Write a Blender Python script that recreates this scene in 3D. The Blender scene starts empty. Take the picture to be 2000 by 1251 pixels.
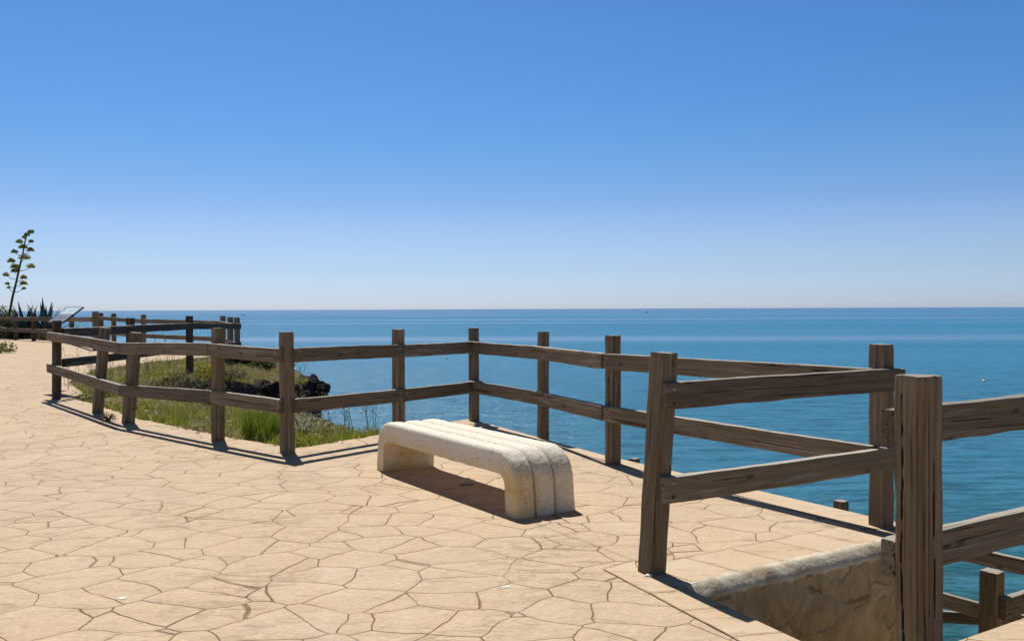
import bpy, bmesh, math, random
import numpy as np
from mathutils import Vector, Matrix, noise

# ------------------------------------------------------------------ camera, sky, sun, exposure
scene = bpy.context.scene
COL = scene.collection
EYE = 1.45
SEA = -14.0
cd = bpy.data.cameras.new("camera"); cam = bpy.data.objects.new("camera", cd); COL.objects.link(cam)
cd.sensor_width = 36.0; cd.lens = 31.5; cd.clip_start = 0.05; cd.clip_end = 200000
cam.matrix_world = (Matrix.Translation((0, 0, EYE)) @ Matrix.Rotation(math.radians(90 - 0.737), 4, 'X')
                    @ Matrix.Rotation(math.radians(-0.229), 4, 'Z'))
scene.camera = cam

SUN_FROM = Vector((-0.22, 0.60, 1.0)).normalized()
ELEV = math.asin(SUN_FROM.z)
AZ = math.atan2(SUN_FROM.x, SUN_FROM.y)
world = bpy.data.worlds.new("World"); scene.world = world; world.use_nodes = True
wn = world.node_tree.nodes; wl = world.node_tree.links
sky = wn.new("ShaderNodeTexSky"); sky.sky_type = 'NISHITA'; sky.sun_disc = False
sky.sun_elevation = ELEV; sky.sun_rotation = AZ
sky.altitude = 0; sky.air_density = 1.0; sky.dust_density = 0.6; sky.ozone_density = 3.0
bg = wn["Background"]; bg.inputs[1].default_value = 0.10
# the measured low sky was clearer and deeper blue than the model's: tint it by height above the horizon
tcw = wn.new("ShaderNodeTexCoord"); spw = wn.new("ShaderNodeSeparateXYZ"); wl.new(tcw.outputs['Generated'], spw.inputs[0])
crw = wn.new("ShaderNodeValToRGB"); wl.new(spw.outputs[2], crw.inputs[0])
def lin(c): return tuple(((v / 255 + .055) / 1.055) ** 2.4 for v in c)
SKYT = [(0.003, (195, 206, 222), (207, 200, 179)), (0.016, (194, 212, 231), (219, 214, 190)), (0.043, (183, 209, 236), (215, 225, 213)), (0.084, (163, 198, 240), (197, 220, 229)),
        (0.124, (135, 180, 236), (181, 210, 232)), (0.177, (112, 167, 232), (166, 197, 230)), (0.229, (99, 157, 227), (156, 187, 225)), (0.278, (93, 150, 221), (149, 180, 220)),
        (0.324, (90, 143, 214), (145, 174, 215)), (0.50, (66, 98, 140), (132, 162, 210)), (0.80, (46, 64, 88), (120, 150, 205))]  # upper stops, out of view, dimmed and greyed to darken shadows
el = crw.color_ramp.elements
while len(el) < len(SKYT): el.new(0.5)
for e_, (z_, want, got) in zip(el, SKYT):
    w_, g_ = lin(want), lin(got); e_.position = z_; e_.color = (*[a_ / b_ / 2 for a_, b_ in zip(w_, g_)], 1)
mxw = wn.new("ShaderNodeMix"); mxw.data_type = 'RGBA'; mxw.blend_type = 'MULTIPLY'; mxw.inputs[0].default_value = 1.0; mxw.clamp_result = False
wl.new(sky.outputs[0], mxw.inputs[6]); wl.new(crw.outputs[0], mxw.inputs[7])
mx2 = wn.new("ShaderNodeVectorMath"); mx2.operation = 'SCALE'; mx2.inputs[3].default_value = 2.0
wl.new(mxw.outputs[2], mx2.inputs[0]); wl.new(mx2.outputs[0], bg.inputs[0])
sd = bpy.data.lights.new("sun", 'SUN'); sd.energy = 4.9; sd.angle = math.radians(0.53); sd.color = (1.0, 0.955, 0.89)
sun = bpy.data.objects.new("sun", sd); COL.objects.link(sun)
sun.rotation_euler = (-SUN_FROM).to_track_quat('-Z', 'Y').to_euler()
scene.view_settings.view_transform = 'Standard'; scene.view_settings.look = 'None'
scene.view_settings.exposure = 0.0; scene.view_settings.gamma = 1.0

# ------------------------------------------------------------------ helpers
random.seed(7); rng = np.random.default_rng(7)

def tag(o, label=None, cat=None, group=None, kind=None):
    if label: o['label'] = label
    if cat: o['category'] = cat
    if group: o['group'] = group
    if kind: o['kind'] = kind
    return o

def empty(name, loc):
    o = bpy.data.objects.new(name, None); COL.objects.link(o); o.location = loc
    o.empty_display_size = 0.1
    return o

def mesh_obj(name, verts, faces, mat, parent=None, smooth=False, mats=None, fm=None):
    me = bpy.data.meshes.new(name)
    me.from_pydata([tuple(v) for v in verts], [], [tuple(f) for f in faces])
    if mats:
        for m in mats: me.materials.append(m)
    else: me.materials.append(mat)
    if fm is not None: me.polygons.foreach_set('material_index', fm)
    if smooth: me.polygons.foreach_set('use_smooth', [True] * len(me.polygons))
    me.update()
    o = bpy.data.objects.new(name, me); COL.objects.link(o)
    if parent: o.parent = parent
    return o

def place(o, M, parent=None):
    """world matrix M; parents only ever carry a translation"""
    off = Vector((0, 0, 0)); p = parent
    if parent is not None:
        o.parent = parent; off = parent.location.copy()
    o.matrix_local = Matrix.Translation(-off) @ M
    return o

def fast_mesh(name, V, F, mat, parent=None, colors=None, smooth=False):
    """V (n,3) float, F (m,k) int arrays"""
    me = bpy.data.meshes.new(name)
    V = np.asarray(V, dtype=np.float32); F = np.asarray(F, dtype=np.int32)
    k = F.shape[1]
    me.vertices.add(len(V)); me.vertices.foreach_set('co', V.ravel())
    me.loops.add(F.size); me.loops.foreach_set('vertex_index', F.ravel())
    me.polygons.add(len(F)); me.polygons.foreach_set('loop_start', np.arange(0, F.size, k, dtype=np.int32))
    me.update(calc_edges=True)
    if smooth: me.polygons.foreach_set('use_smooth', [True] * len(me.polygons))
    me.materials.append(mat)
    if colors is not None:
        a = me.attributes.new('tint', 'FLOAT_COLOR', 'POINT')
        c = np.ones((len(V), 4), dtype=np.float32); c[:, :3] = colors
        a.data.foreach_set('color', c.ravel())
    me.validate()
    o = bpy.data.objects.new(name, me); COL.objects.link(o)
    if parent: o.parent = parent
    return o

# ---- shader helpers
class NT:
    def __init__(s, name):
        s.m = bpy.data.materials.new(name); s.m.use_nodes = True
        s.t = s.m.node_tree; s.n = s.t.nodes; s.b = s.n['Principled BSDF']; s.out = s.n['Material Output']
    def new(s, typ, **kw):
        n = s.n.new(typ)
        for k, v in kw.items():
            if k.startswith('i_'):
                key = k[2:].replace('_', ' ')
                n.inputs[key].default_value = v
            else: setattr(n, k, v)
        return n
    def link(s, a, b): s.t.links.new(a, b)
    def obj(s): return s.new('ShaderNodeTexCoord').outputs['Object']
    def pos(s): return s.new('ShaderNodeNewGeometry').outputs['Position']
    def map(s, vec, scale=(1, 1, 1), loc=(0, 0, 0), rot=(0, 0, 0)):
        n = s.new('ShaderNodeMapping'); n.inputs['Scale'].default_value = scale
        n.inputs['Location'].default_value = loc; n.inputs['Rotation'].default_value = rot
        s.link(vec, n.inputs['Vector']); return n.outputs[0]
    def noise(s, vec, scale, detail=4, rough=0.5, dist=0.0, out='Fac'):
        n = s.new('ShaderNodeTexNoise'); n.inputs['Scale'].default_value = scale
        n.inputs['Detail'].default_value = detail; n.inputs['Roughness'].default_value = rough
        n.inputs['Distortion'].default_value = dist
        s.link(vec, n.inputs['Vector']); return n.outputs[out]
    def voro(s, vec, scale, feature='F1', rnd=1.0, out='Distance'):
        n = s.new('ShaderNodeTexVoronoi'); n.feature = feature; n.inputs['Scale'].default_value = scale
        n.inputs['Randomness'].default_value = rnd
        s.link(vec, n.inputs['Vector']); return n.outputs[out]
    def ramp(s, fac, stops, interp='LINEAR'):
        n = s.new('ShaderNodeValToRGB'); n.color_ramp.interpolation = interp
        e = n.color_ramp.elements
        while len(e) < len(stops): e.new(0.5)
        for el, (p, c) in zip(e, stops):
            el.position = p; el.color = (c, c, c, 1) if isinstance(c, (int, float)) else (*c, 1)
        s.link(fac, n.inputs[0]); return n.outputs[0]
    def mix(s, fac, a, b, blend='MIX'):
        n = s.new('ShaderNodeMix'); n.data_type = 'RGBA'; n.blend_type = blend
        for val, i in ((fac, 0), (a, 6), (b, 7)):
            if isinstance(val, (int, float)): n.inputs[i].default_value = val if i == 0 else (val, val, val, 1)
            elif isinstance(val, tuple): n.inputs[i].default_value = (*val, 1)
            else: s.link(val, n.inputs[i])
        return n.outputs[2]
    def math(s, op, a, b=0.0, c=0.0):
        n = s.new('ShaderNodeMath'); n.operation = op
        for i, v in enumerate((a, b, c)):
            if isinstance(v, (int, float)): n.inputs[i].default_value = v
            else: s.link(v, n.inputs[i])
        return n.outputs[0]
    def bump(s, h, strength=1.0, dist=0.01, normal=None):
        n = s.new('ShaderNodeBump'); n.inputs['Strength'].default_value = strength
        n.inputs['Distance'].default_value = dist; s.link(h, n.inputs['Height'])
        if normal: s.link(normal, n.inputs['Normal'])
        return n.outputs[0]
    def done(s, color=None, rough=None, normal=None, spec=None):
        for key, v in (('Base Color', color), ('Roughness', rough), ('Normal', normal), ('Specular IOR Level', spec)):
            if v is None: continue
            if isinstance(v, (int, float)): s.b.inputs[key].default_value = v
            elif isinstance(v, tuple): s.b.inputs[key].default_value = (*v, 1)
            else: s.link(v, s.b.inputs[key])
        return s.m

# ------------------------------------------------------------------ materials
def mat_paving():
    s = NT("stamped_concrete"); p = s.pos()
    wob = s.noise(s.map(p, (1, 1, 0)), 1.9, 2, 0.5, out='Color')
    wv = s.new('ShaderNodeVectorMath', operation='MULTIPLY_ADD'); wv.inputs[1].default_value = (0.17, 0.17, 0); wv.inputs[2].default_value = (-0.085, -0.085, 0)
    s.link(wob, wv.inputs[0])
    wob2 = s.noise(s.map(p, (1, 1, 0)), 14, 2, 0.5, out='Color')
    wv2 = s.new('ShaderNodeVectorMath', operation='MULTIPLY_ADD'); wv2.inputs[1].default_value = (0.014, 0.014, 0); wv2.inputs[2].default_value = (-0.007, -0.007, 0)
    s.link(wob2, wv2.inputs[0])
    ad = s.new('ShaderNodeVectorMath', operation='ADD'); s.link(p, ad.inputs[0]); s.link(wv.outputs[0], ad.inputs[1])
    ad2 = s.new('ShaderNodeVectorMath', operation='ADD'); s.link(ad.outputs[0], ad2.inputs[0]); s.link(wv2.outputs[0], ad2.inputs[1])
    q = s.map(ad2.outputs[0], (1.0, 1.12, 0), rot=(0, 0, math.radians(24)))
    d = s.voro(q, 2.70, 'DISTANCE_TO_EDGE', 0.76)
    cell = s.voro(q, 2.70, 'F1', 0.76, out='Color')
    # joint width and strength wander
    wmask = s.noise(s.map(p, (1, 1, 0)), 1.7, 3, 0.6)
    width = s.math('MAXIMUM', s.math('MINIMUM', s.math('MULTIPLY_ADD', wmask, 0.040, -0.009), 0.0115), 0.0045)
    rel = s.math('DIVIDE', d, width)
    joint = s.ramp(rel, [(0.0, 1.0), (0.70, 0.85), (1.0, 0.0)])
    strength = s.ramp(s.noise(s.map(p, (1, 1, 0), loc=(7, 3, 0)), 1.3, 3, 0.65), [(0.34, 0.28), (0.56, 1.0)])
    jf = s.math('MULTIPLY', joint, strength)
    halo = s.ramp(d, [(0.0, 1.0), (0.10, 0.0)])
    big = s.noise(s.map(p, (1, 1, 0)), 0.35, 4, 0.6)
    mid = s.noise(s.map(p, (1, 1, 0)), 3.3, 5, 0.65)
    fine = s.noise(p, 60, 4, 0.7)
    base = s.mix(s.ramp(big, [(0.35, 0.0), (0.65, 1.0)]), (0.585, 0.435, 0.275), (0.555, 0.425, 0.29))
    base = s.mix(s.math('MULTIPLY', s.ramp(mid, [(0.40, 0.0), (0.72, 1.0)]), 0.5), base, (0.645, 0.50, 0.35))
    sep = s.new('ShaderNodeSeparateColor'); s.link(cell, sep.inputs[0])
    base = s.mix(s.math('MULTIPLY', sep.outputs[0], 0.14), base, (0.55, 0.36, 0.22))
    base = s.mix(s.math('MULTIPLY', s.ramp(fine, [(0.45, 0.0), (0.75, 1.0)]), 0.30), base, (0.42, 0.31, 0.21))
    m1 = s.noise(s.map(p, (1, 1, 0), loc=(4, 4, 0)), 11, 5, 0.7); m2 = s.noise(s.map(p, (1, 1.6, 0), loc=(8, 2, 0)), 27, 4, 0.7)
    base = s.mix(s.math('MULTIPLY', s.ramp(m1, [(0.44, 0.0), (0.62, 1.0)]), 0.30), base, (0.46, 0.335, 0.215))
    base = s.mix(s.math('MULTIPLY', s.ramp(m2, [(0.50, 0.0), (0.66, 1.0)]), 0.40), base, (0.76, 0.62, 0.47))
    base = s.mix(s.math('MULTIPLY', s.ramp(m2, [(0.34, 1.0), (0.46, 0.0)]), 0.30), base, (0.40, 0.285, 0.18))
    # worn streaks and stains pressed in by the stamp
    stv = s.map(p, (1.0, 5.0, 0), rot=(0, 0, math.radians(18)))
    stk = s.ramp(s.noise(stv, 3.0, 6, 0.72, 0.6), [(0.60, 0.0), (0.70, 1.0)])
    base = s.mix(s.math('MULTIPLY', stk, 0.42), base, (0.36, 0.25, 0.16))
    rv = s.map(p, (1.0, 2.6, 0), rot=(0, 0, math.radians(-20)))
    ridge = s.math('ABSOLUTE', s.math('SUBTRACT', s.noise(rv, 2.6, 7, 0.62, 0.5), 0.5))
    ridge = s.ramp(ridge, [(0.0, 1.0), (0.035, 0.0)])
    rmask = s.ramp(s.noise(s.map(p, (1, 1, 0), loc=(2, 8, 0)), 1.1, 3, 0.6), [(0.45, 0.0), (0.62, 1.0)])
    ridge = s.math('MULTIPLY', ridge, rmask)
    base = s.mix(s.math('MULTIPLY', ridge, 0.30), base, (0.34, 0.23, 0.14))
    wear = s.ramp(s.noise(s.map(p, (1, 1, 0), loc=(5, 1, 0)), 0.8, 5, 0.7), [(0.56, 0.0), (0.72, 1.0)])
    base = s.mix(s.math('MULTIPLY', wear, 0.35), base, (0.70, 0.58, 0.46))
    spots = s.ramp(s.voro(s.map(p, (1, 1, 0)), 1.9, 'F1', 1.0), [(0.015, 1.0), (0.035, 0.0)])
    base = s.mix(s.math('MULTIPLY', spots, 0.5), base, (0.24, 0.16, 0.10))
    base = s.mix(s.math('MULTIPLY', halo, 0.14), base, (0.50, 0.31, 0.16))
    col = s.mix(s.math('MULTIPLY', jf, 0.85), base, (0.20, 0.125, 0.070))
    h = s.math('MULTIPLY', s.ramp(rel, [(0.0, 0.0), (1.0, 1.0)]), 0.010)
    dome = s.math('MULTIPLY', s.ramp(d, [(0.0, 0.0), (0.16, 1.0)]), 0.006)
    h = s.math('ADD', h, dome)
    h = s.math('MULTIPLY_ADD', mid, 0.030, h); h = s.math('MULTIPLY_ADD', m1, 0.007, h)
    h = s.math('MULTIPLY_ADD', ridge, -0.004, h)
    h = s.math('MULTIPLY_ADD', stk, -0.004, h)
    h = s.math('MULTIPLY_ADD', fine, 0.0022, h)
    return s.done(col, 0.82, s.bump(h, 0.8, 1.0), 0.25)

def mat_border():
    s = NT("border_concrete"); p = s.pos()
    mid = s.noise(p, 3.3, 5, 0.65); fine = s.noise(p, 60, 4, 0.7); big = s.noise(p, 1.1, 5, 0.7)
    base = s.mix(s.ramp(mid, [(0.35, 0.0), (0.7, 1.0)]), (0.585, 0.425, 0.262), (0.62, 0.475, 0.325))
    base = s.mix(s.math('MULTIPLY', s.ramp(big, [(0.42, 0.0), (0.66, 1.0)]), 0.5), base, (0.66, 0.54, 0.41))
    stk = s.ramp(s.noise(s.map(p, (1.0, 4.0, 1), rot=(0, 0, math.radians(28))), 4.0, 6, 0.72, 0.6), [(0.58, 0.0), (0.68, 1.0)])
    base = s.mix(s.math('MULTIPLY', stk, 0.35), base, (0.38, 0.26, 0.16))
    base = s.mix(s.math('MULTIPLY', s.ramp(fine, [(0.45, 0.0), (0.75, 1.0)]), 0.35), base, (0.42, 0.30, 0.19))
    h = s.math('MULTIPLY_ADD', mid, 0.024, s.math('MULTIPLY', fine, 0.003)); h = s.math('MULTIPLY_ADD', stk, -0.004, h)
    return s.done(base, 0.85, s.bump(h, 0.8, 1.0), 0.25)

def simple(name, c, rough=0.8, var=0.25, scale=20, bump=0.003, spec=0.3, metal=0.0):
    s = NT(name); p = s.obj()
    n = s.noise(p, scale, 5, 0.65)
    col = s.mix(s.ramp(n, [(0.3, 0.0), (0.7, 1.0)]), tuple(x * (1 - var) for x in c), tuple(min(1, x * (1 + var)) for x in c))
    s.b.inputs['Metallic'].default_value = metal
    return s.done(col, rough, s.bump(n, 1.0, bump), spec)

def mat_wood(name, dark, light, grey, greymix):
    """weathered timber: grain runs along the local X axis of each beam"""
    s = NT(name); o = s.obj()
    inf = s.new('ShaderNodeObjectInfo')
    r = s.math('MULTIPLY', inf.outputs['Random'], 50.0)
    cx = s.new('ShaderNodeCombineXYZ'); s.link(r, cx.inputs[0]); s.link(r, cx.inputs[1])
    ad = s.new('ShaderNodeVectorMath', operation='ADD'); s.link(o, ad.inputs[0]); s.link(cx.outputs[0], ad.inputs[1])
    v = ad.outputs[0]
    warp = s.noise(s.map(v, (1.2, 6, 6)), 1.0, 3, 0.5)
    wc = s.new('ShaderNodeCombineXYZ'); s.link(s.math('MULTIPLY', warp, 0.06), wc.inputs[1]); s.link(s.math('MULTIPLY', warp, 0.05), wc.inputs[2])
    ad2 = s.new('ShaderNodeVectorMath', operation='ADD'); s.link(v, ad2.inputs[0]); s.link(wc.outputs[0], ad2.inputs[1])
    g1 = s.noise(s.map(ad2.outputs[0], (0.9, 52, 52)), 1.0, 6, 0.68)
    g2 = s.noise(s.map(ad2.outputs[0], (3.0, 210, 210)), 1.0, 4, 0.65)
    g3 = s.noise(s.map(v, (0.9, 8, 8)), 1.0, 3, 0.6)
    kn = s.voro(s.map(ad2.outputs[0], (3.6, 10, 10)), 1.0, 'F1', 1.0)
    knot = s.ramp(kn, [(0.06, 1.0), (0.17, 0.0)])
    crack = s.ramp(s.noise(s.map(ad2.outputs[0], (0.55, 55, 55), loc=(3, 9, 4)), 1.0, 2, 0.4), [(0.30, 1.0), (0.35, 0.0)])
    col = s.mix(s.ramp(g1, [(0.28, 0.0), (0.72, 1.0)]), dark, light)
    col = s.mix(s.math('MULTIPLY', s.ramp(g2, [(0.35, 1.0), (0.52, 0.0)]), 0.60), col, tuple(x * 0.55 for x in dark))
    col = s.mix(s.math('MULTIPLY', s.ramp(g3, [(0.35, 0.0), (0.65, 1.0)]), greymix), col, grey)
    silver = s.ramp(s.noise(s.map(v, (1.6, 26, 26), loc=(1, 5, 2)), 1.0, 4, 0.65), [(0.54, 0.0), (0.68, 1.0)])
    col = s.mix(s.math('MULTIPLY', silver, 0.45), col, (0.38, 0.34, 0.29))
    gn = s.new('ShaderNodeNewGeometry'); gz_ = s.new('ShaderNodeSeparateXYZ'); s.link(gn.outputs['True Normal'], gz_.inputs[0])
    lit_top = s.math('MULTIPLY', s.ramp(gz_.outputs[2], [(0.55, 0.0), (0.85, 1.0)]), 0.75)  # up-facing timber painted paler to give bright sunlit rims
    col = s.mix(lit_top, col, s.mix(g2, (0.34, 0.29, 0.23), (0.60, 0.55, 0.48)))
    rnd = s.ramp(s.math('FRACT', s.math('MULTIPLY', inf.outputs['Random'], 13.7)), [(0, 0.72), (1, 1.18)])
    col = s.mix(1.0, col, rnd, 'MULTIPLY')
    col = s.mix(s.math('MULTIPLY', knot, 0.7), col, tuple(x * 0.4 for x in dark))
    col = s.mix(s.math('MULTIPLY', crack, 0.85), col, (0.018, 0.012, 0.009))
    h = s.math('MULTIPLY', g1, 0.0045)
    h = s.math('MULTIPLY_ADD', g2, 0.0022, h)
    h = s.math('MULTIPLY_ADD', crack, -0.006, h)
    h = s.math('MULTIPLY_ADD', knot, 0.003, h)
    return s.done(col, 0.78, s.bump(h, 1.0, 1.0), 0.25)

def mat_bench(inner=False):
    s = NT("bench_stone"); p = s.obj()
    big = s.noise(p, 3.2, 4, 0.6)
    fine = s.noise(p, 85, 4, 0.7); sp = s.voro(p, 85, 'F1', 1.0); sp2 = s.voro(p, 13, 'F1', 1.0)
    spk = s.ramp(s.math('ADD', sp, s.math('MULTIPLY', s.noise(p, 9, 2, 0.5), 0.5)), [(0.42, 1.0), (0.52, 0.0)])
    pit = s.ramp(sp2, [(0.06, 1.0), (0.10, 0.0)])
    sepz = s.new('ShaderNodeSeparateXYZ'); s.link(p, sepz.inputs[0])
    # yellow lichen grows on the lower, inner stone only
    low = s.ramp(sepz.outputs[2], [(0.24, 1.0), (0.40, 0.0)])
    side = 1.0 if inner else s.ramp(sepz.outputs[1], [(0.07, 1.0), (0.24, 0.25)])
    yel = s.math('MULTIPLY', s.math('MULTIPLY', s.ramp(big, [(0.34, 0.30), (0.56, 1.0)]), low), side)
    col = s.mix(s.ramp(fine, [(0.35, 0.0), (0.65, 1.0)]), (0.74, 0.665, 0.53), (0.90, 0.845, 0.73))
    col = s.mix(s.math('MULTIPLY', yel, 0.85), col, (0.74, 0.48, 0.12))
    topz = s.ramp(sepz.outputs[2], [(0.42, 1.0), (0.446, 0.25)])
    spk = s.math('MULTIPLY', spk, topz)
    col = s.mix(s.math('MULTIPLY', spk, 0.70), col, (0.32, 0.23, 0.16))
    for g_ in () if inner else (0.515 / 3, 1.03 / 3):
        gd = s.math('ABSOLUTE', s.math('SUBTRACT', sepz.outputs[1], g_))
        col = s.mix(s.math('MULTIPLY', s.ramp(s.math('MULTIPLY', gd, 50.0), [(0.10, 1.0), (0.42, 0.0)]), s.ramp(s.noise(p, 12, 3, 0.6), [(0.3, 0.25), (0.6, 0.75)])), col, (0.40, 0.31, 0.21))
    col = s.mix(s.math('MULTIPLY', pit, 0.85), col, (0.16, 0.10, 0.055))
    h = s.math('MULTIPLY', fine, 0.006)
    h = s.math('MULTIPLY_ADD', spk, -0.004, h)
    h = s.math('MULTIPLY_ADD', pit, -0.006, h)
    return s.done(col, 0.85, s.bump(h, 0.9, 1.0), 0.2)

def mat_wall():
    s = NT("stone_wall"); p = s.pos()
    # face coordinates: along the wall and up
    rot = s.map(p, (1, 1, 1), rot=(0, 0, math.radians(-31.4)))
    w = s.noise(rot, 3, 3, 0.6, out='Color')
    wv = s.new('ShaderNodeVectorMath', operation='MULTIPLY_ADD'); wv.inputs[1].default_value = (0.25, 0.0, 0.25); wv.inputs[2].default_value = (-0.12, 0, -0.12)
    s.link(w, wv.inputs[0])
    ad = s.new('ShaderNodeVectorMath', operation='ADD'); s.link(rot, ad.inputs[0]); s.link(wv.outputs[0], ad.inputs[1])
    q = s.map(ad.outputs[0], (2.9, 0, 3.6))
    d = s.voro(q, 1.0, 'DISTANCE_TO_EDGE', 1.0); cell = s.voro(q, 1.0, 'F1', 1.0, out='Color')
    sep = s.new('ShaderNodeSeparateColor'); s.link(cell, sep.inputs[0])
    n = s.noise(p, 9, 6, 0.7); f = s.noise(p, 55, 4, 0.7)
    stone = s.mix(sep.outputs[0], (0.50, 0.39, 0.23), (0.68, 0.56, 0.37))
    stone = s.mix(s.math('MULTIPLY', s.ramp(n, [(0.4, 0.0), (0.65, 1.0)]), 0.5), stone, (0.26, 0.19, 0.11))
    m = s.ramp(d, [(0.02, 1.0), (0.16, 0.0)])
    col = s.mix(s.math('MULTIPLY', m, 0.35), stone, (0.50, 0.42, 0.29))
    col = s.mix(s.math('MULTIPLY', s.ramp(d, [(0.0, 1.0), (0.035, 0.0)]), s.ramp(s.noise(p, 6, 2, 0.5), [(0.42, 0.0), (0.58, 0.65)])), col, (0.08, 0.06, 0.045))
    h = s.math('MULTIPLY', s.ramp(d, [(0.0, 0.0), (0.16, 1.0)]), 0.022)
    h = s.math('MULTIPLY_ADD', n, 0.030, h); h = s.math('MULTIPLY_ADD', f, 0.005, h)
    return s.done(col, 0.9, s.bump(h, 1.0, 1.0), 0.2)

def mat_plaster():
    s = NT("coping_plaster"); p = s.pos()
    n = s.noise(p, 7, 5, 0.7); f = s.noise(p, 60, 4, 0.7)
    col = s.mix(s.ramp(n, [(0.38, 0.0), (0.6, 1.0)]), (0.46, 0.38, 0.25), (0.70, 0.63, 0.50))
    col = s.mix(s.math('MULTIPLY', s.ramp(f, [(0.5, 0.0), (0.7, 1.0)]), 0.22), col, (0.34, 0.27, 0.18))
    h = s.math('MULTIPLY_ADD', n, 0.014, s.math('MULTIPLY', f, 0.0025))
    return s.done(col, 0.9, s.bump(h, 1.0, 1.0), 0.2)

def mat_sea():
    s = NT("sea_water"); p = s.pos()
    flat = s.map(p, (1, 1, 0))
    # fetch from several wave lengths; the crests lie roughly along X
    a = s.noise(s.map(p, (0.16, 0.55, 0), rot=(0, 0, math.radians(6))), 1.0, 5, 0.55, 0.4)
    b = s.noise(s.map(p, (0.9, 2.2, 0), rot=(0, 0, math.radians(-14))), 1.0, 4, 0.55, 0.3)
    c = s.noise(s.map(p, (0.012, 0.05, 0), rot=(0, 0, math.radians(4))), 1.0, 4, 0.6)
    # wind lanes and slicks: calm water between rougher bands
    lane = s.noise(s.map(p, (0.0011, 0.016, 0), rot=(0, 0, math.radians(1.0))), 1.0, 5, 0.62, 0.5)
    lane2 = s.noise(s.map(p, (0.00022, 0.0028, 0), loc=(3, 1, 0)), 1.0, 5, 0.66, 0.4)
    lane3 = s.noise(s.map(p, (0.00060, 0.0075, 0), loc=(9, 4, 0), rot=(0, 0, math.radians(-1.2))), 1.0, 5, 0.62, 0.4)
    slick = s.math('MAXIMUM', s.ramp(lane, [(0.58, 0.0), (0.66, 1.0)]), s.ramp(lane2, [(0.54, 0.0), (0.62, 1.0)]))
    slick = s.math('MAXIMUM', slick, s.ramp(lane3, [(0.55, 0.0), (0.64, 0.9)]))
    sep = s.new('ShaderNodeSeparateXYZ'); s.link(p, sep.inputs[0])
    offshore = s.ramp(s.math('DIVIDE', sep.outputs[1], 1000.0), [(0.18, 0.0), (0.42, 1.0)])
    slick = s.math('MULTIPLY', slick, offshore)
    dark = s.math('MAXIMUM', s.ramp(lane2, [(0.34, 1.0), (0.44, 0.0)]), s.ramp(lane3, [(0.34, 0.8), (0.44, 0.0)]))
    h = s.math('MULTIPLY', a, 0.80); h = s.math('MULTIPLY_ADD', b, 0.20, h); h = s.math('MULTIPLY_ADD', c, 1.6, h)
    calm = s.math('MULTIPLY_ADD', slick, -0.85, 1.0)
    bn = s.new('ShaderNodeBump'); bn.inputs['Distance'].default_value = 1.0
    s.link(h, bn.inputs['Height']); s.link(calm, bn.inputs['Strength'])
    # shoal colour near the shore gives way to open water
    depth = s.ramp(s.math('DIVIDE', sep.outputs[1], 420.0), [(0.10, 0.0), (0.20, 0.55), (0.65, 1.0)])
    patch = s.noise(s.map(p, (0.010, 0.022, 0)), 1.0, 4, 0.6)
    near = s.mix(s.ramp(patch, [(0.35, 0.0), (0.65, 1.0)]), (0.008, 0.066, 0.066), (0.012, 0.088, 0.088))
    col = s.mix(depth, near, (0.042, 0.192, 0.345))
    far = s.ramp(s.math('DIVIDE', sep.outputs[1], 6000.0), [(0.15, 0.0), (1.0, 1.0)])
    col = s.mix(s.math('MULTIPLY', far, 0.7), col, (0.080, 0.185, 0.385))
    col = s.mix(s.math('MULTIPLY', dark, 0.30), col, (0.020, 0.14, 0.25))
        # ripple light and shade painted in: paler crests, darker hollows
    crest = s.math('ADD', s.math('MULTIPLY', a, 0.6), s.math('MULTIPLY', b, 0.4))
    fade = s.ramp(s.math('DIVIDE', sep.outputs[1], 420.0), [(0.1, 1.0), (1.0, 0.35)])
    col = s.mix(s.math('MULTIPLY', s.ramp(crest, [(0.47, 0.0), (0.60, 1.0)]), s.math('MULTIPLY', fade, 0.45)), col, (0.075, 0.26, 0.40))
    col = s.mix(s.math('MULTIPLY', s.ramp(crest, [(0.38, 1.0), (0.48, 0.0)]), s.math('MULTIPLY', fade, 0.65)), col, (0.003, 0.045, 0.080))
    # wave slopes keep a real sea from mirroring the horizon: reflection saturates low, except on slicks
    fr = s.new('ShaderNodeFresnel'); fr.inputs['IOR'].default_value = 1.33; s.link(bn.outputs[0], fr.inputs['Normal'])
    cap = s.math('ADD', s.math('MULTIPLY_ADD', slick, 0.44, 0.115), s.math('MULTIPLY', fade, 0.10))
    fac = s.math('MINIMUM', s.math('MULTIPLY', fr.outputs[0], 0.62), cap)
    df = s.new('ShaderNodeBsdfDiffuse'); s.link(col, df.inputs['Color'])
    gl = s.new('ShaderNodeBsdfGlossy'); gl.inputs['Roughness'].default_value = 0.19; s.link(bn.outputs[0], gl.inputs['Normal'])
    mx = s.new('ShaderNodeMixShader'); s.link(fac, mx.inputs[0]); s.link(df.outputs[0], mx.inputs[1]); s.link(gl.outputs[0], mx.inputs[2])
    s.link(mx.outputs[0], s.out.inputs[0])
    return s.m

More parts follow.
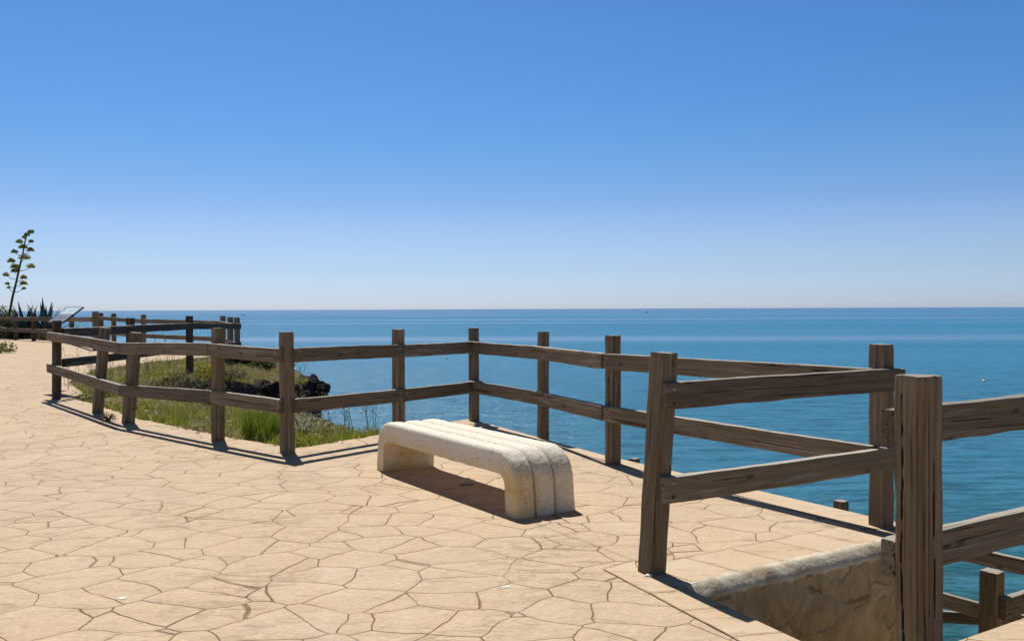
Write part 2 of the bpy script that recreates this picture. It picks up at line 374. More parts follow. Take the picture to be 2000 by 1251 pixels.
def mat_soil():
    s = NT("cliff_soil"); p = s.pos()
    g = s.new('ShaderNodeNewGeometry'); sep = s.new('ShaderNodeSeparateXYZ'); s.link(g.outputs['True Normal'], sep.inputs[0])
    n = s.noise(p, 1.6, 6, 0.7); f = s.noise(p, 18, 5, 0.7)
    soil = s.mix(s.ramp(n, [(0.4, 0.0), (0.6, 1.0)]), (0.19, 0.17, 0.06), (0.33, 0.26, 0.14))
    soil = s.mix(s.math('MULTIPLY', s.ramp(f, [(0.4, 0.0), (0.65, 1.0)]), 0.5), soil, (0.07, 0.08, 0.02))
    rock = s.mix(s.ramp(f, [(0.35, 0.0), (0.65, 1.0)]), (0.040, 0.034, 0.028), (0.12, 0.10, 0.08))
    col = s.mix(s.ramp(sep.outputs[2], [(0.45, 1.0), (0.75, 0.0)]), soil, rock)
    h = s.math('MULTIPLY_ADD', n, 0.10, s.math('MULTIPLY', f, 0.03))
    return s.done(col, 0.95, s.bump(h, 1.0, 1.0), 0.15)

def mat_rock():
    s = NT("dark_rock"); p = s.pos()
    n = s.noise(p, 5, 7, 0.75); v = s.voro(p, 6, 'F1', 1.0)
    col = s.mix(s.ramp(n, [(0.35, 0.0), (0.7, 1.0)]), (0.018, 0.015, 0.014), (0.075, 0.060, 0.050))
    h = s.math('MULTIPLY_ADD', n, 0.10, s.math('MULTIPLY', v, 0.06))
    return s.done(col, 0.95, s.bump(h, 1.0, 1.0), 0.15)

def mat_leaf(name, rough=0.65, trans=0.35):
    s = NT(name)
    at = s.new('ShaderNodeAttribute'); at.attribute_name = 'tint'
    s.link(at.outputs['Color'], s.b.inputs['Base Color']); s.b.inputs['Roughness'].default_value = rough
    s.b.inputs['Specular IOR Level'].default_value = 0.25
    tr = s.new('ShaderNodeBsdfTranslucent'); s.link(at.outputs['Color'], tr.inputs['Color'])
    mx = s.new('ShaderNodeMixShader'); mx.inputs[0].default_value = trans
    s.link(s.b.outputs[0], mx.inputs[1]); s.link(tr.outputs[0], mx.inputs[2]); s.link(mx.outputs[0], s.out.inputs[0])
    return s.m

M = dict(
    paving=mat_paving(), border=mat_border(), bench=mat_bench(), bench_in=mat_bench(True), wall=mat_wall(), plaster=mat_plaster(),
    sea=mat_sea(), soil=mat_soil(), rock=mat_rock(), leaf=mat_leaf("leaf"), petal=mat_leaf("petal", 0.6, 0.2),
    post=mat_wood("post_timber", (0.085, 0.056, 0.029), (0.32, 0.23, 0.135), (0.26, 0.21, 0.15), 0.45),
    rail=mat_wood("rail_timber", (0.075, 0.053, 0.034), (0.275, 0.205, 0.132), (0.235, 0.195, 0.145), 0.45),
    dark=mat_wood("shaded_timber", (0.055, 0.036, 0.024), (0.13, 0.085, 0.055), (0.11, 0.085, 0.065), 0.3),  # darker copy of the timber: backlit shade put into its colour
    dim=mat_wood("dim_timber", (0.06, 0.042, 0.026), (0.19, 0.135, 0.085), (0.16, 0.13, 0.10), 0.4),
    crack=simple("crack_wood", (0.030, 0.020, 0.013), 0.95, 0.3, 40),
    joint=simple("joint_grout", (0.21, 0.135, 0.08), 0.95, 0.3, 40),
    chip=simple("white_chip", (0.86, 0.84, 0.80), 0.8, 0.05, 30, 0.001),
    pebble=simple("pale_stone", (0.55, 0.46, 0.34), 0.9, 0.2, 30, 0.01),
    metal=simple("bolt_metal", (0.30, 0.28, 0.26), 0.45, 0.3, 80, 0.001, 0.5, 0.8),
    recess=simple("recessed_bolt", (0.035, 0.024, 0.018), 0.8, 0.3, 80, 0.001, 0.3),  # dark discs painting in the shade of recessed bolt holes
    frame=simple("dark_frame", (0.03, 0.032, 0.035), 0.5, 0.2, 30, 0.0005, 0.5),
    buoy=simple("buoy_plastic", (0.72, 0.60, 0.12), 0.5, 0.15, 10, 0.001, 0.5),
    buoy2=simple("buoy_pale", (0.80, 0.74, 0.50), 0.5, 0.15, 10, 0.001, 0.5),
    hull=simple("boat_hull", (0.10, 0.12, 0.16), 0.5, 0.2, 3, 0.001, 0.5),
    cabin=simple("boat_cabin", (0.22, 0.23, 0.25), 0.5, 0.2, 3, 0.001, 0.5),
    concrete=simple("path_concrete", (0.42, 0.36, 0.28), 0.9, 0.15, 5, 0.01),
)

# ------------------------------------------------------------------ the sea: one sheet to the horizon
rad = [0.0, 12, 40, 120, 400, 1500, 6000, 20000, 90000]; NS = 48
V = [(0, 40, SEA)]; F = []
for ri in rad[1:]:
    for k in range(NS):
        a = 2 * math.pi * k / NS; V.append((ri * math.cos(a), 40 + ri * math.sin(a), SEA))
for k in range(NS): F.append((0, 1 + k, 1 + (k + 1) % NS))
for j in range(len(rad) - 2):
    for k in range(NS):
        a = 1 + j * NS + k; b = 1 + j * NS + (k + 1) % NS; F.append((a, a + NS, b + NS, b))
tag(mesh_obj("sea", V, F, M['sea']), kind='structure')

# ------------------------------------------------------------------ land outline and heights
def lift(y):
    """the promenade climbs a little towards the far lookout"""
    return float(np.interp(y, [14.9, 20, 24, 31, 40, 60], [0.0, 0.09, 0.11, 0.14, 0.17, 0.2]))

COAST = [(-0.9, 11.6), (-1.5, 10.75), (-2.05, 11.5), (-2.55, 12.9), (-3.1, 14.4), (-3.9, 15.9), (-5.0, 16.5), (-6.1, 16.9),
         (-6.9, 17.9), (-6.4, 19.0), (-5.4, 19.4), (-4.75, 20.2), (-4.55, 21.2), (-5.5, 22.9), (-6.2, 24.6),
         (-7.2, 27.0), (-8.5, 29.4), (-12.6, 32.2), (-14.9, 34.6), (-17.4, 37.3), (-19.6, 39.5), (-20.8, 43), (-30, 55), (-60, 75), (-95, 90)]
RIGHT = [(-95, -30), (30, -30), (30, 12), (14, 11), (6.6, 5.2), (4.9, 7.9), (3.75, 9.95), (1.85, 12.85), (0.6, 13.6), (-0.3, 12.7)]
LAND = COAST + RIGHT

def seg_dist(P, A, B):
    AB = B - A; t = np.clip(((P - A) @ AB) / (AB @ AB), 0, 1)
    return np.linalg.norm(P - (A + t[:, None] * AB), axis=1)
def poly_sd(P, poly):
    """signed distance, positive inside"""
    poly = np.array(poly, float); n = len(poly); d = np.full(len(P), 1e9); ins = np.zeros(len(P), bool)
    for i in range(n):
        A = poly[i]; B = poly[(i + 1) % n]
        d = np.minimum(d, seg_dist(P, A, B))
        c = (A[1] > P[:, 1]) != (B[1] > P[:, 1])
        with np.errstate(divide='ignore', invalid='ignore'):
            xi = (B[0] - A[0]) * (P[:, 1] - A[1]) / (B[1] - A[1]) + A[0]
        ins ^= c & (P[:, 0] < xi)
    return np.where(ins, d, -d)

# paved promenade outline (counter-clockwise is not needed, it is one n-gon)
PLAZA = [(-60, -12), (14, -12), (14, 11.5), (1.405, 3.545), (0.925, 4.50), (0.895, 4.66), (2.45, 5.625), (2.60, 5.80), (2.60, 6.02),
         (0.902, 8.86), (-0.398, 11.50), (-0.58, 11.82), (-0.70, 11.66), (-1.50, 10.42), (-1.86, 9.94), (-2.02, 9.66), (-2.30, 9.36),
         (-3.26, 10.24), (-4.88, 11.82), (-5.80, 12.98), (-7.36, 14.98), (-7.5, 15.6), (-8.7, 17.6), (-9.4, 20.0), (-9.5, 22.6), (-9.0, 24.6),
         (-8.5, 26.2), (-8.7, 29.0), (-12.7, 31.6), (-15.0, 34.0), (-17.6, 36.6), (-21.9, 40.7), (-30, 46), (-60, 60)]
WALK = [(1.405, 3.545), (0.9, 4.6), (2.6, 5.9), (-0.58, 11.82), (-0.3, 12.7), (0.6, 13.6), (1.85, 12.85), (3.75, 9.95), (4.9, 7.9), (6.6, 5.2), (4.0, 5.15)]

def fbm(P, sc, oct=4):
    out = np.empty(len(P))
    for i, (x, y) in enumerate(P):
        out[i] = noise.fractal(Vector((x * sc, y * sc, 3.3)), 0.9, 2.0, oct)
    return out

xs = np.concatenate([np.arange(-95, -24, 4.0), np.arange(-24, -10, 0.7), np.arange(-10, -0.4, 0.13), np.arange(-0.3, 8, 0.45), np.arange(8, 31, 3.0)])
ys = np.concatenate([np.arange(-30, 8.9, 2.5), np.arange(9, 28, 0.15), np.arange(28, 46, 0.7), np.arange(46, 92, 4.0)])
GX, GY = np.meshgrid(xs, ys); P = np.stack([GX.ravel(), GY.ravel()], 1)
N1 = fbm(P, 0.9); N2 = fbm(P + 40, 3.1)
def ground_height(P, n1, n2):
    dl = poly_sd(P, LAND) + 0.22 * n1 + 0.10 * n2
    dp = poly_sd(P, PLAZA); dw = poly_sd(P, WALK)
    lf = np.interp(P[:, 1], [14.9, 20, 24, 31, 40, 60], [0.0, 0.09, 0.11, 0.14, 0.17, 0.2])
    z = lf - 0.02
    # soil falls away gently from the paving towards the drop
    off = np.clip(-dp, 0, 6)
    z = z - 0.10 * off - 0.05 * np.clip(off, 0, 1) + 0.05 * n1 + 0.02 * n2 * np.clip(off, 0, 1)
    z = np.where(dp > -0.05, lf - 0.07, z)
    z = np.where(dp > 0.6, lf - 0.6, z)
    z = np.where(P[:, 1] > 19.0, z + 0.10 * np.clip(off, 0, 2) * (P[:, 1] < 24), z)
    z = np.where((dw > -0.4) & (P[:, 0] > -0.55) & (dp < 0.4), -2.3, z)
    t = np.clip(-dl / 2.6, 0, 1)
    drop = (np.clip(-dl, 0, None) > 0) * (0.55 * np.clip(-dl / 0.25, 0, 1) + 15.5 * t ** 0.8 + 0.5 * n2 * t)
    return np.maximum(z - drop, SEA - 2.0)
Z = ground_height(P, N1, N2)
V = np.column_stack([P, Z]); nx = len(xs); ny = len(ys)
ii = (np.arange(ny - 1)[:, None] * nx + np.arange(nx - 1)[None, :]).ravel()
F = np.column_stack([ii, ii + 1, ii + nx + 1, ii + nx])
keep = (Z[F].max(axis=1) > SEA - 1.9)
tag(fast_mesh("terrain", V, F[keep], M['soil']), kind='structure')
Zg = Z.reshape(ny, nx)
def gz(x, y):
    i = int(np.clip(np.searchsorted(xs, x) - 1, 0, nx - 2)); j = int(np.clip(np.searchsorted(ys, y) - 1, 0, ny - 2))
    u = (x - xs[i]) / (xs[i + 1] - xs[i]); v = (y - ys[j]) / (ys[j + 1] - ys[j])
    return float((Zg[j, i] * (1 - u) + Zg[j, i + 1] * u) * (1 - v) + (Zg[j + 1, i] * (1 - u) + Zg[j + 1, i + 1] * u) * v)

# ------------------------------------------------------------------ paving sheet with a real edge
bm = bmesh.new()
pl = []
for i, a in enumerate(PLAZA):
    b = PLAZA[(i + 1) % len(PLAZA)]; L = math.dist(a, b)
    rough_edge = (a[0] < -0.6 and a[1] > 9 and L < 8)
    n = max(1, int(L / 0.07)) if rough_edge and a[1] < 27 else 1
    for k in range(n):
        t = k / n; x = a[0] + (b[0] - a[0]) * t; y = a[1] + (b[1] - a[1]) * t
        if n > 1 and k > 0:
            q = noise.fractal(Vector((x * 4.5, y * 4.5, 1.0)), 0.8, 2.0, 4) * 0.06
            q += noise.fractal(Vector((x * 1.1, y * 1.1, 6.0)), 0.8, 2.0, 2) * 0.05
            nx_, ny_ = -(b[1] - a[1]) / L, (b[0] - a[0]) / L
            x += nx_ * q; y += ny_ * q
        pl.append((x, y))
top = [bm.verts.new((x, y, 0)) for x, y in pl]
f = bm.faces.new(top)
for yy in (14.9, 17.5, 20, 22, 24, 27.5, 31, 40):
    bmesh.ops.bisect_plane(bm, geom=bm.verts[:] + bm.edges[:] + bm.faces[:], plane_co=(0, yy, 0), plane_no=(0, 1, 0))
bm.normal_update(); bm.faces.ensure_lookup_table()
if bm.faces[0].normal.z < 0: bmesh.ops.reverse_faces(bm, faces=bm.faces[:])
bmesh.ops.triangulate(bm, faces=bm.faces[:])
for v in bm.verts: v.co.z = lift(v.co.y)
ext = bmesh.ops.extrude_face_region(bm, geom=bm.faces[:])
for v in [g for g in ext['geom'] if isinstance(g, bmesh.types.BMVert)]: pass
# the extruded copy is the top; push the originals down to make the slab's thickness
newv = {g for g in ext['geom'] if isinstance(g, bmesh.types.BMVert)}
for v in bm.verts:
    if v not in newv: v.co.z -= 0.30
bmesh.ops.recalc_face_normals(bm, faces=bm.faces[:])
me = bpy.data.meshes.new("pavement"); bm.to_mesh(me); bm.free(); me.materials.append(M['paving'])
pv = bpy.data.objects.new("pavement", me); COL.objects.link(pv); tag(pv, kind='structure')

# lighter border slabs beside the stair opening, with their joints
U = Vector((0.8500, 0.5268, 0)); U.normalize(); NV = Vector((-U.y, U.x, 0))      # along the coping, and back onto the terrace
C0 = Vector((0.895, 4.66, 0))
def quad(pts, z): return [(p.x, p.y, z) for p in pts]
bV, bF, jV, jF = [], [], [], []
def add_poly(pts, z, VV, FF):
    n = len(VV); VV.extend(quad(pts, z)); FF.append(tuple(range(n, n + len(pts))))
def joint_line(a, b, w=0.0055, z=0.0085):
    a = Vector((*a, 0)); b = Vector((*b, 0)); d = b - a; L = d.length; d.normalize(); n = Vector((-d.y, d.x, 0)); N = max(2, int(L / 0.05))
    base = len(jV)
    for k in range(N + 1):
        p = a + d * (L * k / N)
        o = noise.fractal(Vector((p.x * 5, p.y * 5, 2)), 0.9, 2, 3) * 0.009
        ww = w * (0.55 + 0.75 * abs(noise.noise(Vector((p.x * 7, p.y * 7, 9))))) * 0.5
        for sgn in (-1, 1):
            q = p + n * (o + sgn * ww); jV.append((q.x, q.y, z))
    for k in range(N):
        i = base + 2 * k; jF.append((i, i + 1, i + 3, i + 2))
E0 = Vector((1.405, 3.545, 0)); D2 = Vector((-0.427, 0.904, 0)); D2.normalize(); N2v = Vector((-D2.y, D2.x, 0))  # plaza edge, outward left
wA, wB = 0.39, 0.255
pA = Vector((0.70, 5.13, 0)); pL = Vector((0.499, 4.97, 0)); pB = E0 + N2v * wB - D2 * 0.3
add_poly([C0, C0 + U * 1.72, C0 + U * 1.72 + NV * wA, C0 + NV * wA + U * 0.0, pA, pL, pB, E0 - D2 * 0.3, E0 + D2 * 1.08], 0.004, bV, bF)
kerb = [(2.59, 5.83), (2.59, 6.01), (0.892, 8.855), (-0.405, 11.49), (-0.575, 11.79)]
kin = [(2.30, 5.86), (0.745, 8.76), (-0.545, 11.33)]
add_poly([Vector((x, y, 0)) for x, y in kerb + kin[::-1]], 0.004, bV, bF)
for a_, b_ in zip(kin[:-1], kin[1:]): joint_line(a_, b_, 0.005)
tag(mesh_obj("paving_border", bV, bF, M['border']), kind='structure')
joint_line(pA.xy, (C0 + NV * wA + U * 0.0).xy)
joint_line((C0 + NV * wA).xy, (C0 + NV * wA + U * 1.72).xy)
joint_line(pL.xy, pA.xy, 0.006)
for k, s0 in enumerate((0.02, 0.36, 0.72, 1.07, 1.42)):
    joint_line((C0 + U * s0 + NV * wA).xy, (C0 + U * (s0 + 0.06) + NV * 0.03).xy, 0.007)
joint_line(pL.xy, pB.xy)
for s0 in (0.12, 0.48, 0.86, 1.16):
    joint_line((E0 + D2 * s0).xy, (E0 + D2 * (s0 + 0.05) + N2v * wB).xy, 0.007)
joint_line((0.15, 6.036), (0.70, 5.13), 0.006)
tag(mesh_obj("paving_joints", jV, jF, M['joint']), kind='structure')

# ------------------------------------------------------------------ stair opening: stone wall, plaster lip, steps
def wall_strip(path, z0, z1, mat, name):
    VV, FF = [], []
    for (x, y) in path: VV += [(x, y, z0), (x, y, z1)]
    for k in range(len(path) - 1): FF.append((2 * k, 2 * k + 2, 2 * k + 3, 2 * k + 1))
    return VV, FF
# veneer: subdivided and roughened so the stones stand proud
L = 1.80; nu, nvz = 150, 110; VV = []; FF = []
for j in range(nvz + 1):
    for i in range(nu + 1):
        u = L * i / nu; z = -0.03 - 3.0 * j / nvz
        q = C0 + U * u
        cell = noise.voronoi(Vector((u * 2.9 + 0.25 * noise.noise(Vector((u * 3, z * 3, 0))), 0.0, z * 3.6)))[0]
        e = min(1.0, (cell[1] - cell[0]) / 0.22)
        o = 0.022 * e + 0.012 * noise.fractal(Vector((u * 6, z * 6, 4)), 0.9, 2, 4)
        q = q - NV * (o + 0.010)
        VV.append((q.x, q.y, z))
for j in range(nvz):
    for i in range(nu):
        a = j * (nu + 1) + i; FF.append((a, a + 1, a + nu + 2, a + nu + 1))
wroot = empty("stair_wall", (C0.x, C0.y, -3.0))
tag(wroot, "stone clad wall of the stair opening under the terrace, with a ragged plaster lip", "wall")
def under(o, root):
    o.parent = root; o.matrix_local = Matrix.Translation(-root.location); return o
under(mesh_obj("stone_cladding", VV, FF, M['wall'], smooth=True), wroot)
# end return of the wall, hidden behind the big post, and the outer retaining face
VV, FF = wall_strip([(2.45, 5.625), (2.60, 5.80), (2.60, 6.02), (0.902, 8.86), (-0.398, 11.50), (-0.58, 11.82), (-0.70, 11.66), (-1.5, 10.42)], -3.2, -0.05, None, '')
under(mesh_obj("retaining_face", VV, FF, M['wall']), wroot)
VV, FF = [], []
prof_n = 9; nl = 260
for i in range(nl + 1):
    u = -0.05 + (L + 0.02) * i / nl
    dep = 0.078 + 0.024 * noise.fractal(Vector((u * 3.2, 0, 8)), 0.9, 2, 5) + 0.02 * (noise.noise(Vector((u * 14, 3, 1))))
    dep *= 0.72 + 0.28 * min(1, max(0, u) / 0.35)
    proud = 0.060 + 0.010 * noise.fractal(Vector((u * 3.5, 5, 5)), 0.9, 2, 4)
    wav = 0.005 * noise.noise(Vector((u * 6, 1, 9)))
    ring = [(-0.045 + 0.012 * noise.noise(Vector((u * 20, 2, 2))), 0.006), (-0.01, 0.008 + wav * .5), (0.008, 0.002 + wav * .5), (proud * 0.35, -0.010 + wav), (proud * 0.68, -0.028 + wav),
            (proud * 0.95, -0.052 + wav * .5), (proud, -0.058 - max(0, dep - .07) * .6), (proud * 0.85, -dep), (0.002, -dep - 0.004)]
    for (o, z) in ring:
        o2 = o + 0.003 * noise.noise(Vector((u * 25, z * 30, 1)))
        q = C0 + U * u - NV * o2; VV.append((q.x, q.y, z))
for i in range(nl):
    for k in range(prof_n - 1):
        a = i * prof_n + k; FF.append((a, a + prof_n, a + prof_n + 1, a + 1))
under(mesh_obj("plaster_lip", VV, FF, M['plaster'], smooth=True), wroot)

# steps going down between the terrace and the near paving
VV, FF = [], []
S0 = Vector((1.16, 4.05, 0)); WW = 1.28
for k in range(9):
    x0 = k * 0.30; z1 = -0.17 * (k + 1); p0 = S0 + U * (x0 - 0.15); p1 = S0 + U * (x0 + 0.15 if k < 8 else x0 + 1.2)
    a = p0 + NV * WW * 0.5; b = p0 - NV * WW * 0.5; c = p1 - NV * WW * 0.5; d = p1 + NV * WW * 0.5
    n = len(VV)
    for p, z in ((a, z1), (b, z1), (c, z1), (d, z1), (a, z1 + 0.17), (b, z1 + 0.17), (c, z1 - 0.17), (d, z1 - 0.17)): VV.append((p.x, p.y, z))
    FF += [(n, n + 1, n + 2, n + 3), (n, n + 4, n + 5, n + 1)]
    if k == 8: FF.append((n + 3, n + 2, n + 6, n + 7))
tag(mesh_obj("steps", VV, FF, M['concrete']), kind='structure')
# lower walkway at the foot of the terrace
Wz = -1.92; wp = [(0.2, 11.0), (2.9, 6.2), (3.6, 5.75), (5.2, 6.2), (4.45, 8.55), (3.65, 9.85), (1.75, 12.7), (0.6, 13.3)]
VV = [(x, y, Wz) for x, y in wp] + [(x, y, Wz - 1.0) for x, y in wp]; n = len(wp)
FF = [tuple(range(n))] + [(k, (k + 1) % n, n + (k + 1) % n, n + k) for k in range(n)]
tag(mesh_obj("lower_path", VV, FF, M['concrete']), kind='structure')
# vertical faces of the near paving along the stair opening
VV, FF = wall_strip([(0.895, 4.66), (0.925, 4.50), (1.405, 3.545), (14, 11.5)], -3.2, -0.02, None, '')
o = mesh_obj("stair_side_wall", VV, FF, M['wall']); tag(o, "low stone wall carrying the near paving on the camera side of the stairs", "wall")

# ------------------------------------------------------------------ timber
def beam_mesh(name, L, w, h, mat, seed, cracks=(), chamfer=0.008, per=9, step=0.045, rough=1.0, cut=0.0):
    """L along X, w along Y, h along Z, all centred on the axis; returns a mesh"""
    rnd = random.Random(seed); ox = rnd.uniform(-90, 90)
    ring = []
    hw, hh = w / 2, h / 2; c = chamfer
    def side(ax, ay, bx, by):
        for k in range(per): t = k / per; ring.append((ax + (bx - ax) * t, ay + (by - ay) * t))
    side(-hw + c, -hh, hw - c, -hh); ring.append((hw - c * .3, -hh + c * .3))
    side(hw, -hh + c, hw, hh - c); ring.append((hw - c * .3, hh - c * .3))
    side(hw - c, hh, -hw + c, hh); ring.append((-hw + c * .3, hh - c * .3))
    side(-hw, hh - c, -hw, -hh + c); ring.append((-hw + c * .3, -hh + c * .3))
    n = len(ring); N = max(3, int(L / step)); VV = []; FF = []; deep = set(); big_crack = per > 20
    bow_y, bow_z = rnd.uniform(-.006, .006) * rough, rnd.uniform(-.006, .006) * rough
    for i in range(N + 1):
        x = L * i / N; t = i / N; arch = 4 * t * (1 - t)
        ends = 1.0 - (0.035 if i in (0, N) else 0.0)
        for k, (y, z) in enumerate(ring):
            r = math.hypot(y, z)
            d = 0.0016 * noise.noise(Vector((x * 0.8 + ox, y * 45, z * 45))) + 0.0026 * noise.noise(Vector((x * 3 + ox, y * 11, z * 11)))
            d += 0.0035 * noise.fractal(Vector((x * 5.5 + ox, y * 20, z * 20)), 0.9, 2, 3) * (1.0 if (abs(abs(y) - hw) < c * 1.2 and abs(abs(z) - hh) < c * 1.2) else 0.25)
            d *= rough; cd_ = 0.0
            for (ci, dep, x0, x1, drift) in cracks:
                kk = (ci + drift * noise.noise(Vector((x * 1.4 + ox, 0, 0))) + 0.35 * drift * noise.noise(Vector((x * 11 + ox, 4, 0)))) % n
                dist = min(abs(k - kk), n - abs(k - kk))
                if dist < 1.0 and x0 <= x <= x1:
                    e = min(1, (x - x0) / 0.16, (x1 - x) / 0.16)
                    q_ = dep * (1 - dist) * e * ((0.95 if big_crack else 0.65) + (0.25 if big_crack else 0.6) * noise.noise(Vector((x * 6 + ox, 9, 0)))); d -= q_; cd_ = max(cd_, q_)
            if cd_ > 0.008 and big_crack: deep.add(len(VV))
            s = (1 + d / max(r, 1e-4)) * ends
            xx = x
            if i in (0, N): xx += 0.004 * noise.noise(Vector((y * 30 + ox, z * 30, x)))
            VV.append((xx, y * s + bow_y * arch, z * s + bow_z * arch))
    for i in range(N):
        for k in range(n):
            a = i * n + k; b = i * n + (k + 1) % n; FF.append((a, b, b + n, a + n))
    FF.append(tuple(reversed(range(n)))); FF.append(tuple(range(N * n, N * n + n)))
    me = bpy.data.meshes.new(name); me.from_pydata(VV, [], FF); me.materials.append(mat); me.materials.append(M['crack'])
    me.polygons.foreach_set('material_index', [1 if len(f_) == 4 and sum(v_ in deep for v_ in f_) >= 1 else 0 for f_ in FF])
    me.polygons.foreach_set('use_smooth', [True] * len(me.polygons)); me.update()
    try: me.set_sharp_from_angle(angle=math.radians(38))
    except Exception: pass
    return me

SEED = [100]
def beam(name, p0, p1, w, h, mat, parent, up=None, spin=0.0, **kw):
    """timber from p0 to p1; w is across, h is along 'up'"""
    SEED[0] += 1
    p0 = Vector(p0); p1 = Vector(p1); d = p1 - p0; L = d.length; X = d.normalized()
    upv = Vector(up) if up else Vector((0, 0, 1))
    Zv = (upv - X * upv.dot(X)).normalized(); Yv = Zv.cross(X)
    R = Matrix((X, Yv, Zv)).transposed().to_4x4()
    Mw = Matrix.Translation(p0) @ R @ Matrix.Rotation(spin, 4, 'X')
    me = beam_mesh(name, L, w, h, mat, SEED[0], **kw)
    o = bpy.data.objects.new(name, me); COL.objects.link(o); place(o, Mw, parent); return o, Mw

def post(base, topxy, ztop, facing, side, mat, parent, **kw):
    """facing: direction one face looks along"""
    p0 = Vector((base[0], base[1], base[2])); p1 = Vector((topxy[0], topxy[1], ztop))
    d = (p1 - p0).normalized(); p0 = p0 - d * 0.25
    return beam("post", p0, p1, side, side, mat, parent, up=(facing[0], facing[1], 0), **kw)[0]

def disc(name, r, t, mat):
    VV = [(0, 0, t)]; FF = []; n = 10
    for k in range(n): a = 2 * math.pi * k / n; VV.append((r * .75 * math.cos(a), r * .75 * math.sin(a), t * .8))
    for k in range(n): a = 2 * math.pi * k / n; VV.append((r * math.cos(a), r * math.sin(a), 0))
    for k in range(n):
        FF += [(0, 1 + k, 1 + (k + 1) % n), (1 + k, 1 + n + k, 1 + n + (k + 1) % n, 1 + (k + 1) % n)]
    me = bpy.data.meshes.new(name); me.from_pydata(VV, [], FF); me.materials.append(mat); return me
BOLT = disc("bolt", 0.010, 0.004, M['metal']); BOLTD = disc("bolt", 0.010, 0.002, M['recess'])

def rail(pa, pb, ztop, side_n, parent, th=0.055, ht=0.145, mat=None, ext=(0, 0), bolts=None, za=None, zb=None, bolt_mesh=None, **kw):
    """pa,pb: xy of the rail's own axis; ztop: height of its top edge; side_n: xy normal of the face that shows bolts"""
    za = ztop if za is None else za; zb = ztop if zb is None else zb
    a = Vector((pa[0], pa[1], za - ht / 2)); b = Vector((pb[0], pb[1], zb - ht / 2)); d = (b - a); L = d.length; d.normalize()
    a -= d * ext[0]; b += d * ext[1]
    o, Mw = beam("rail", a, b, th, ht, mat or M['rail'], parent, **kw)
    if bolts:
        n = Vector((side_n[0], side_n[1], 0)).normalized()
        for s in bolts:
            for dz in (0.035, -0.035):
                bo = bpy.data.objects.new("bolt", bolt_mesh or (BOLT if (dz > 0 and (parent is tf and side_n[0] > 0.3 and side_n[1] < -0.5) or random.random() < .25) else BOLTD)); COL.objects.link(bo)
                c = a + d * (s if s >= 0 else (b - a).length + s) + Vector((0, 0, dz + random.uniform(-.006, .006))) + n * (th / 2 + 0.001)
                W = Matrix.Translation(c) @ n.to_track_quat('Z', 'Y').to_matrix().to_4x4()
                bo.parent = o; bo.matrix_local = Mw.inverted() @ W
    return o

def unit(v): v = Vector(v); return v.normalized()
def norm_to(a, b, toward):
    d = unit((b[0] - a[0], b[1] - a[1], 0)); n = Vector((-d.y, d.x, 0))
    m = Vector((toward[0] - (a[0] + b[0]) / 2, toward[1] - (a[1] + b[1]) / 2, 0))
    return n if n.dot(m) > 0 else -n

# --- terrace fence: from the sign round the lookout to the stair head
TF = {'a': (-7.533, 14.784), 'b': (-5.907, 12.749), 'c': (-4.971, 11.569), 'd': (-3.299, 10.024), 'e': (-2.293, 9.102), 'f': (-1.318, 10.377),
      'g': (-0.496, 11.585), 'h': (0.345, 10.042), 'i': (0.938, 8.363), 'j': (2.446, 5.94), 'k': (0.759, 4.899)}
TOPS = {'a': (-7.515, 14.784, 1.29), 'b': (-5.79, 12.75, 1.21), 'c': (-4.86, 11.57, 1.165), 'd': (-3.289, 10.024, 1.25), 'e': (-2.295, 9.102, 1.225),
        'f': (-1.317, 10.377, 1.218), 'g': (-0.497, 11.585, 1.207), 'h': (0.350, 10.042, 1.196), 'i': (0.941, 8.363, 1.198), 'j': (2.448, 5.94, 1.206), 'k': (0.830, 4.899, 1.209)}
tf = empty("wooden_fence", (-1.2, 9.5, 0))
tag(tf, "brown timber post and rail fence zigzagging round the terrace behind the stone bench", "fence", "timber post and rail fences")
HOME = (-2.5, 4.0)      # a point on the promenade: its side of a fence is the inner side
keys = 'abcdefghijk'
facing = {'a': ('a', 'b'), 'b': ('b', 'c'), 'c': ('c', 'd'), 'd': ('d', 'e'), 'e': ('d', 'e'), 'f': ('f', 'g'), 'g': ('g', 'h'), 'h': ('h', 'i'), 'i': ('i', 'j'), 'j': ('i', 'j'), 'k': ('k', 'j')}
SIDE = dict(a=.125, b=.130, c=.125, d=.115, e=.115, f=.112, g=.108, h=.108, i=.110, j=.116, k=.112)
for k in keys:
    a, b = facing[k]; fd = unit((TF[b][0] - TF[a][0], TF[b][1] - TF[a][1], 0))
    cr = [(random.randrange(36), 0.012, 0.2, 1.4, 1.2), (random.randrange(36), 0.008, 0.4, 1.2, 0.8)]
    if k == 'c': cr += [(4, 0.03, 0.8, 1.5, 0.5), (31, 0.03, 0.7, 1.5, 0.5)]
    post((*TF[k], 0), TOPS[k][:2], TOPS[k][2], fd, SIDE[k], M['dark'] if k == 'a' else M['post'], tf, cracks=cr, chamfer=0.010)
def fence_span(a, b, home, za=(1.045, .54), zb=(1.045, .54), off=0.085, ext=(0.05, 0.05), parent=tf, **kw):
    n = norm_to(a, b, home)
    pa = (a[0] + n.x * off, a[1] + n.y * off); pb = (b[0] + n.x * off, b[1] + n.y * off)
    for q in (0, 1):
        L = math.dist(pa, pb)
        rail(pa, pb, 0, n, parent, za=za[q], zb=zb[q], ext=ext, bolts=kw.get('bolts', [ext[0] + 0.0 if ext[0] > .03 else 0.04, -0.05]),
             mat=kw.get('mat'), th=kw.get('th', 0.055))
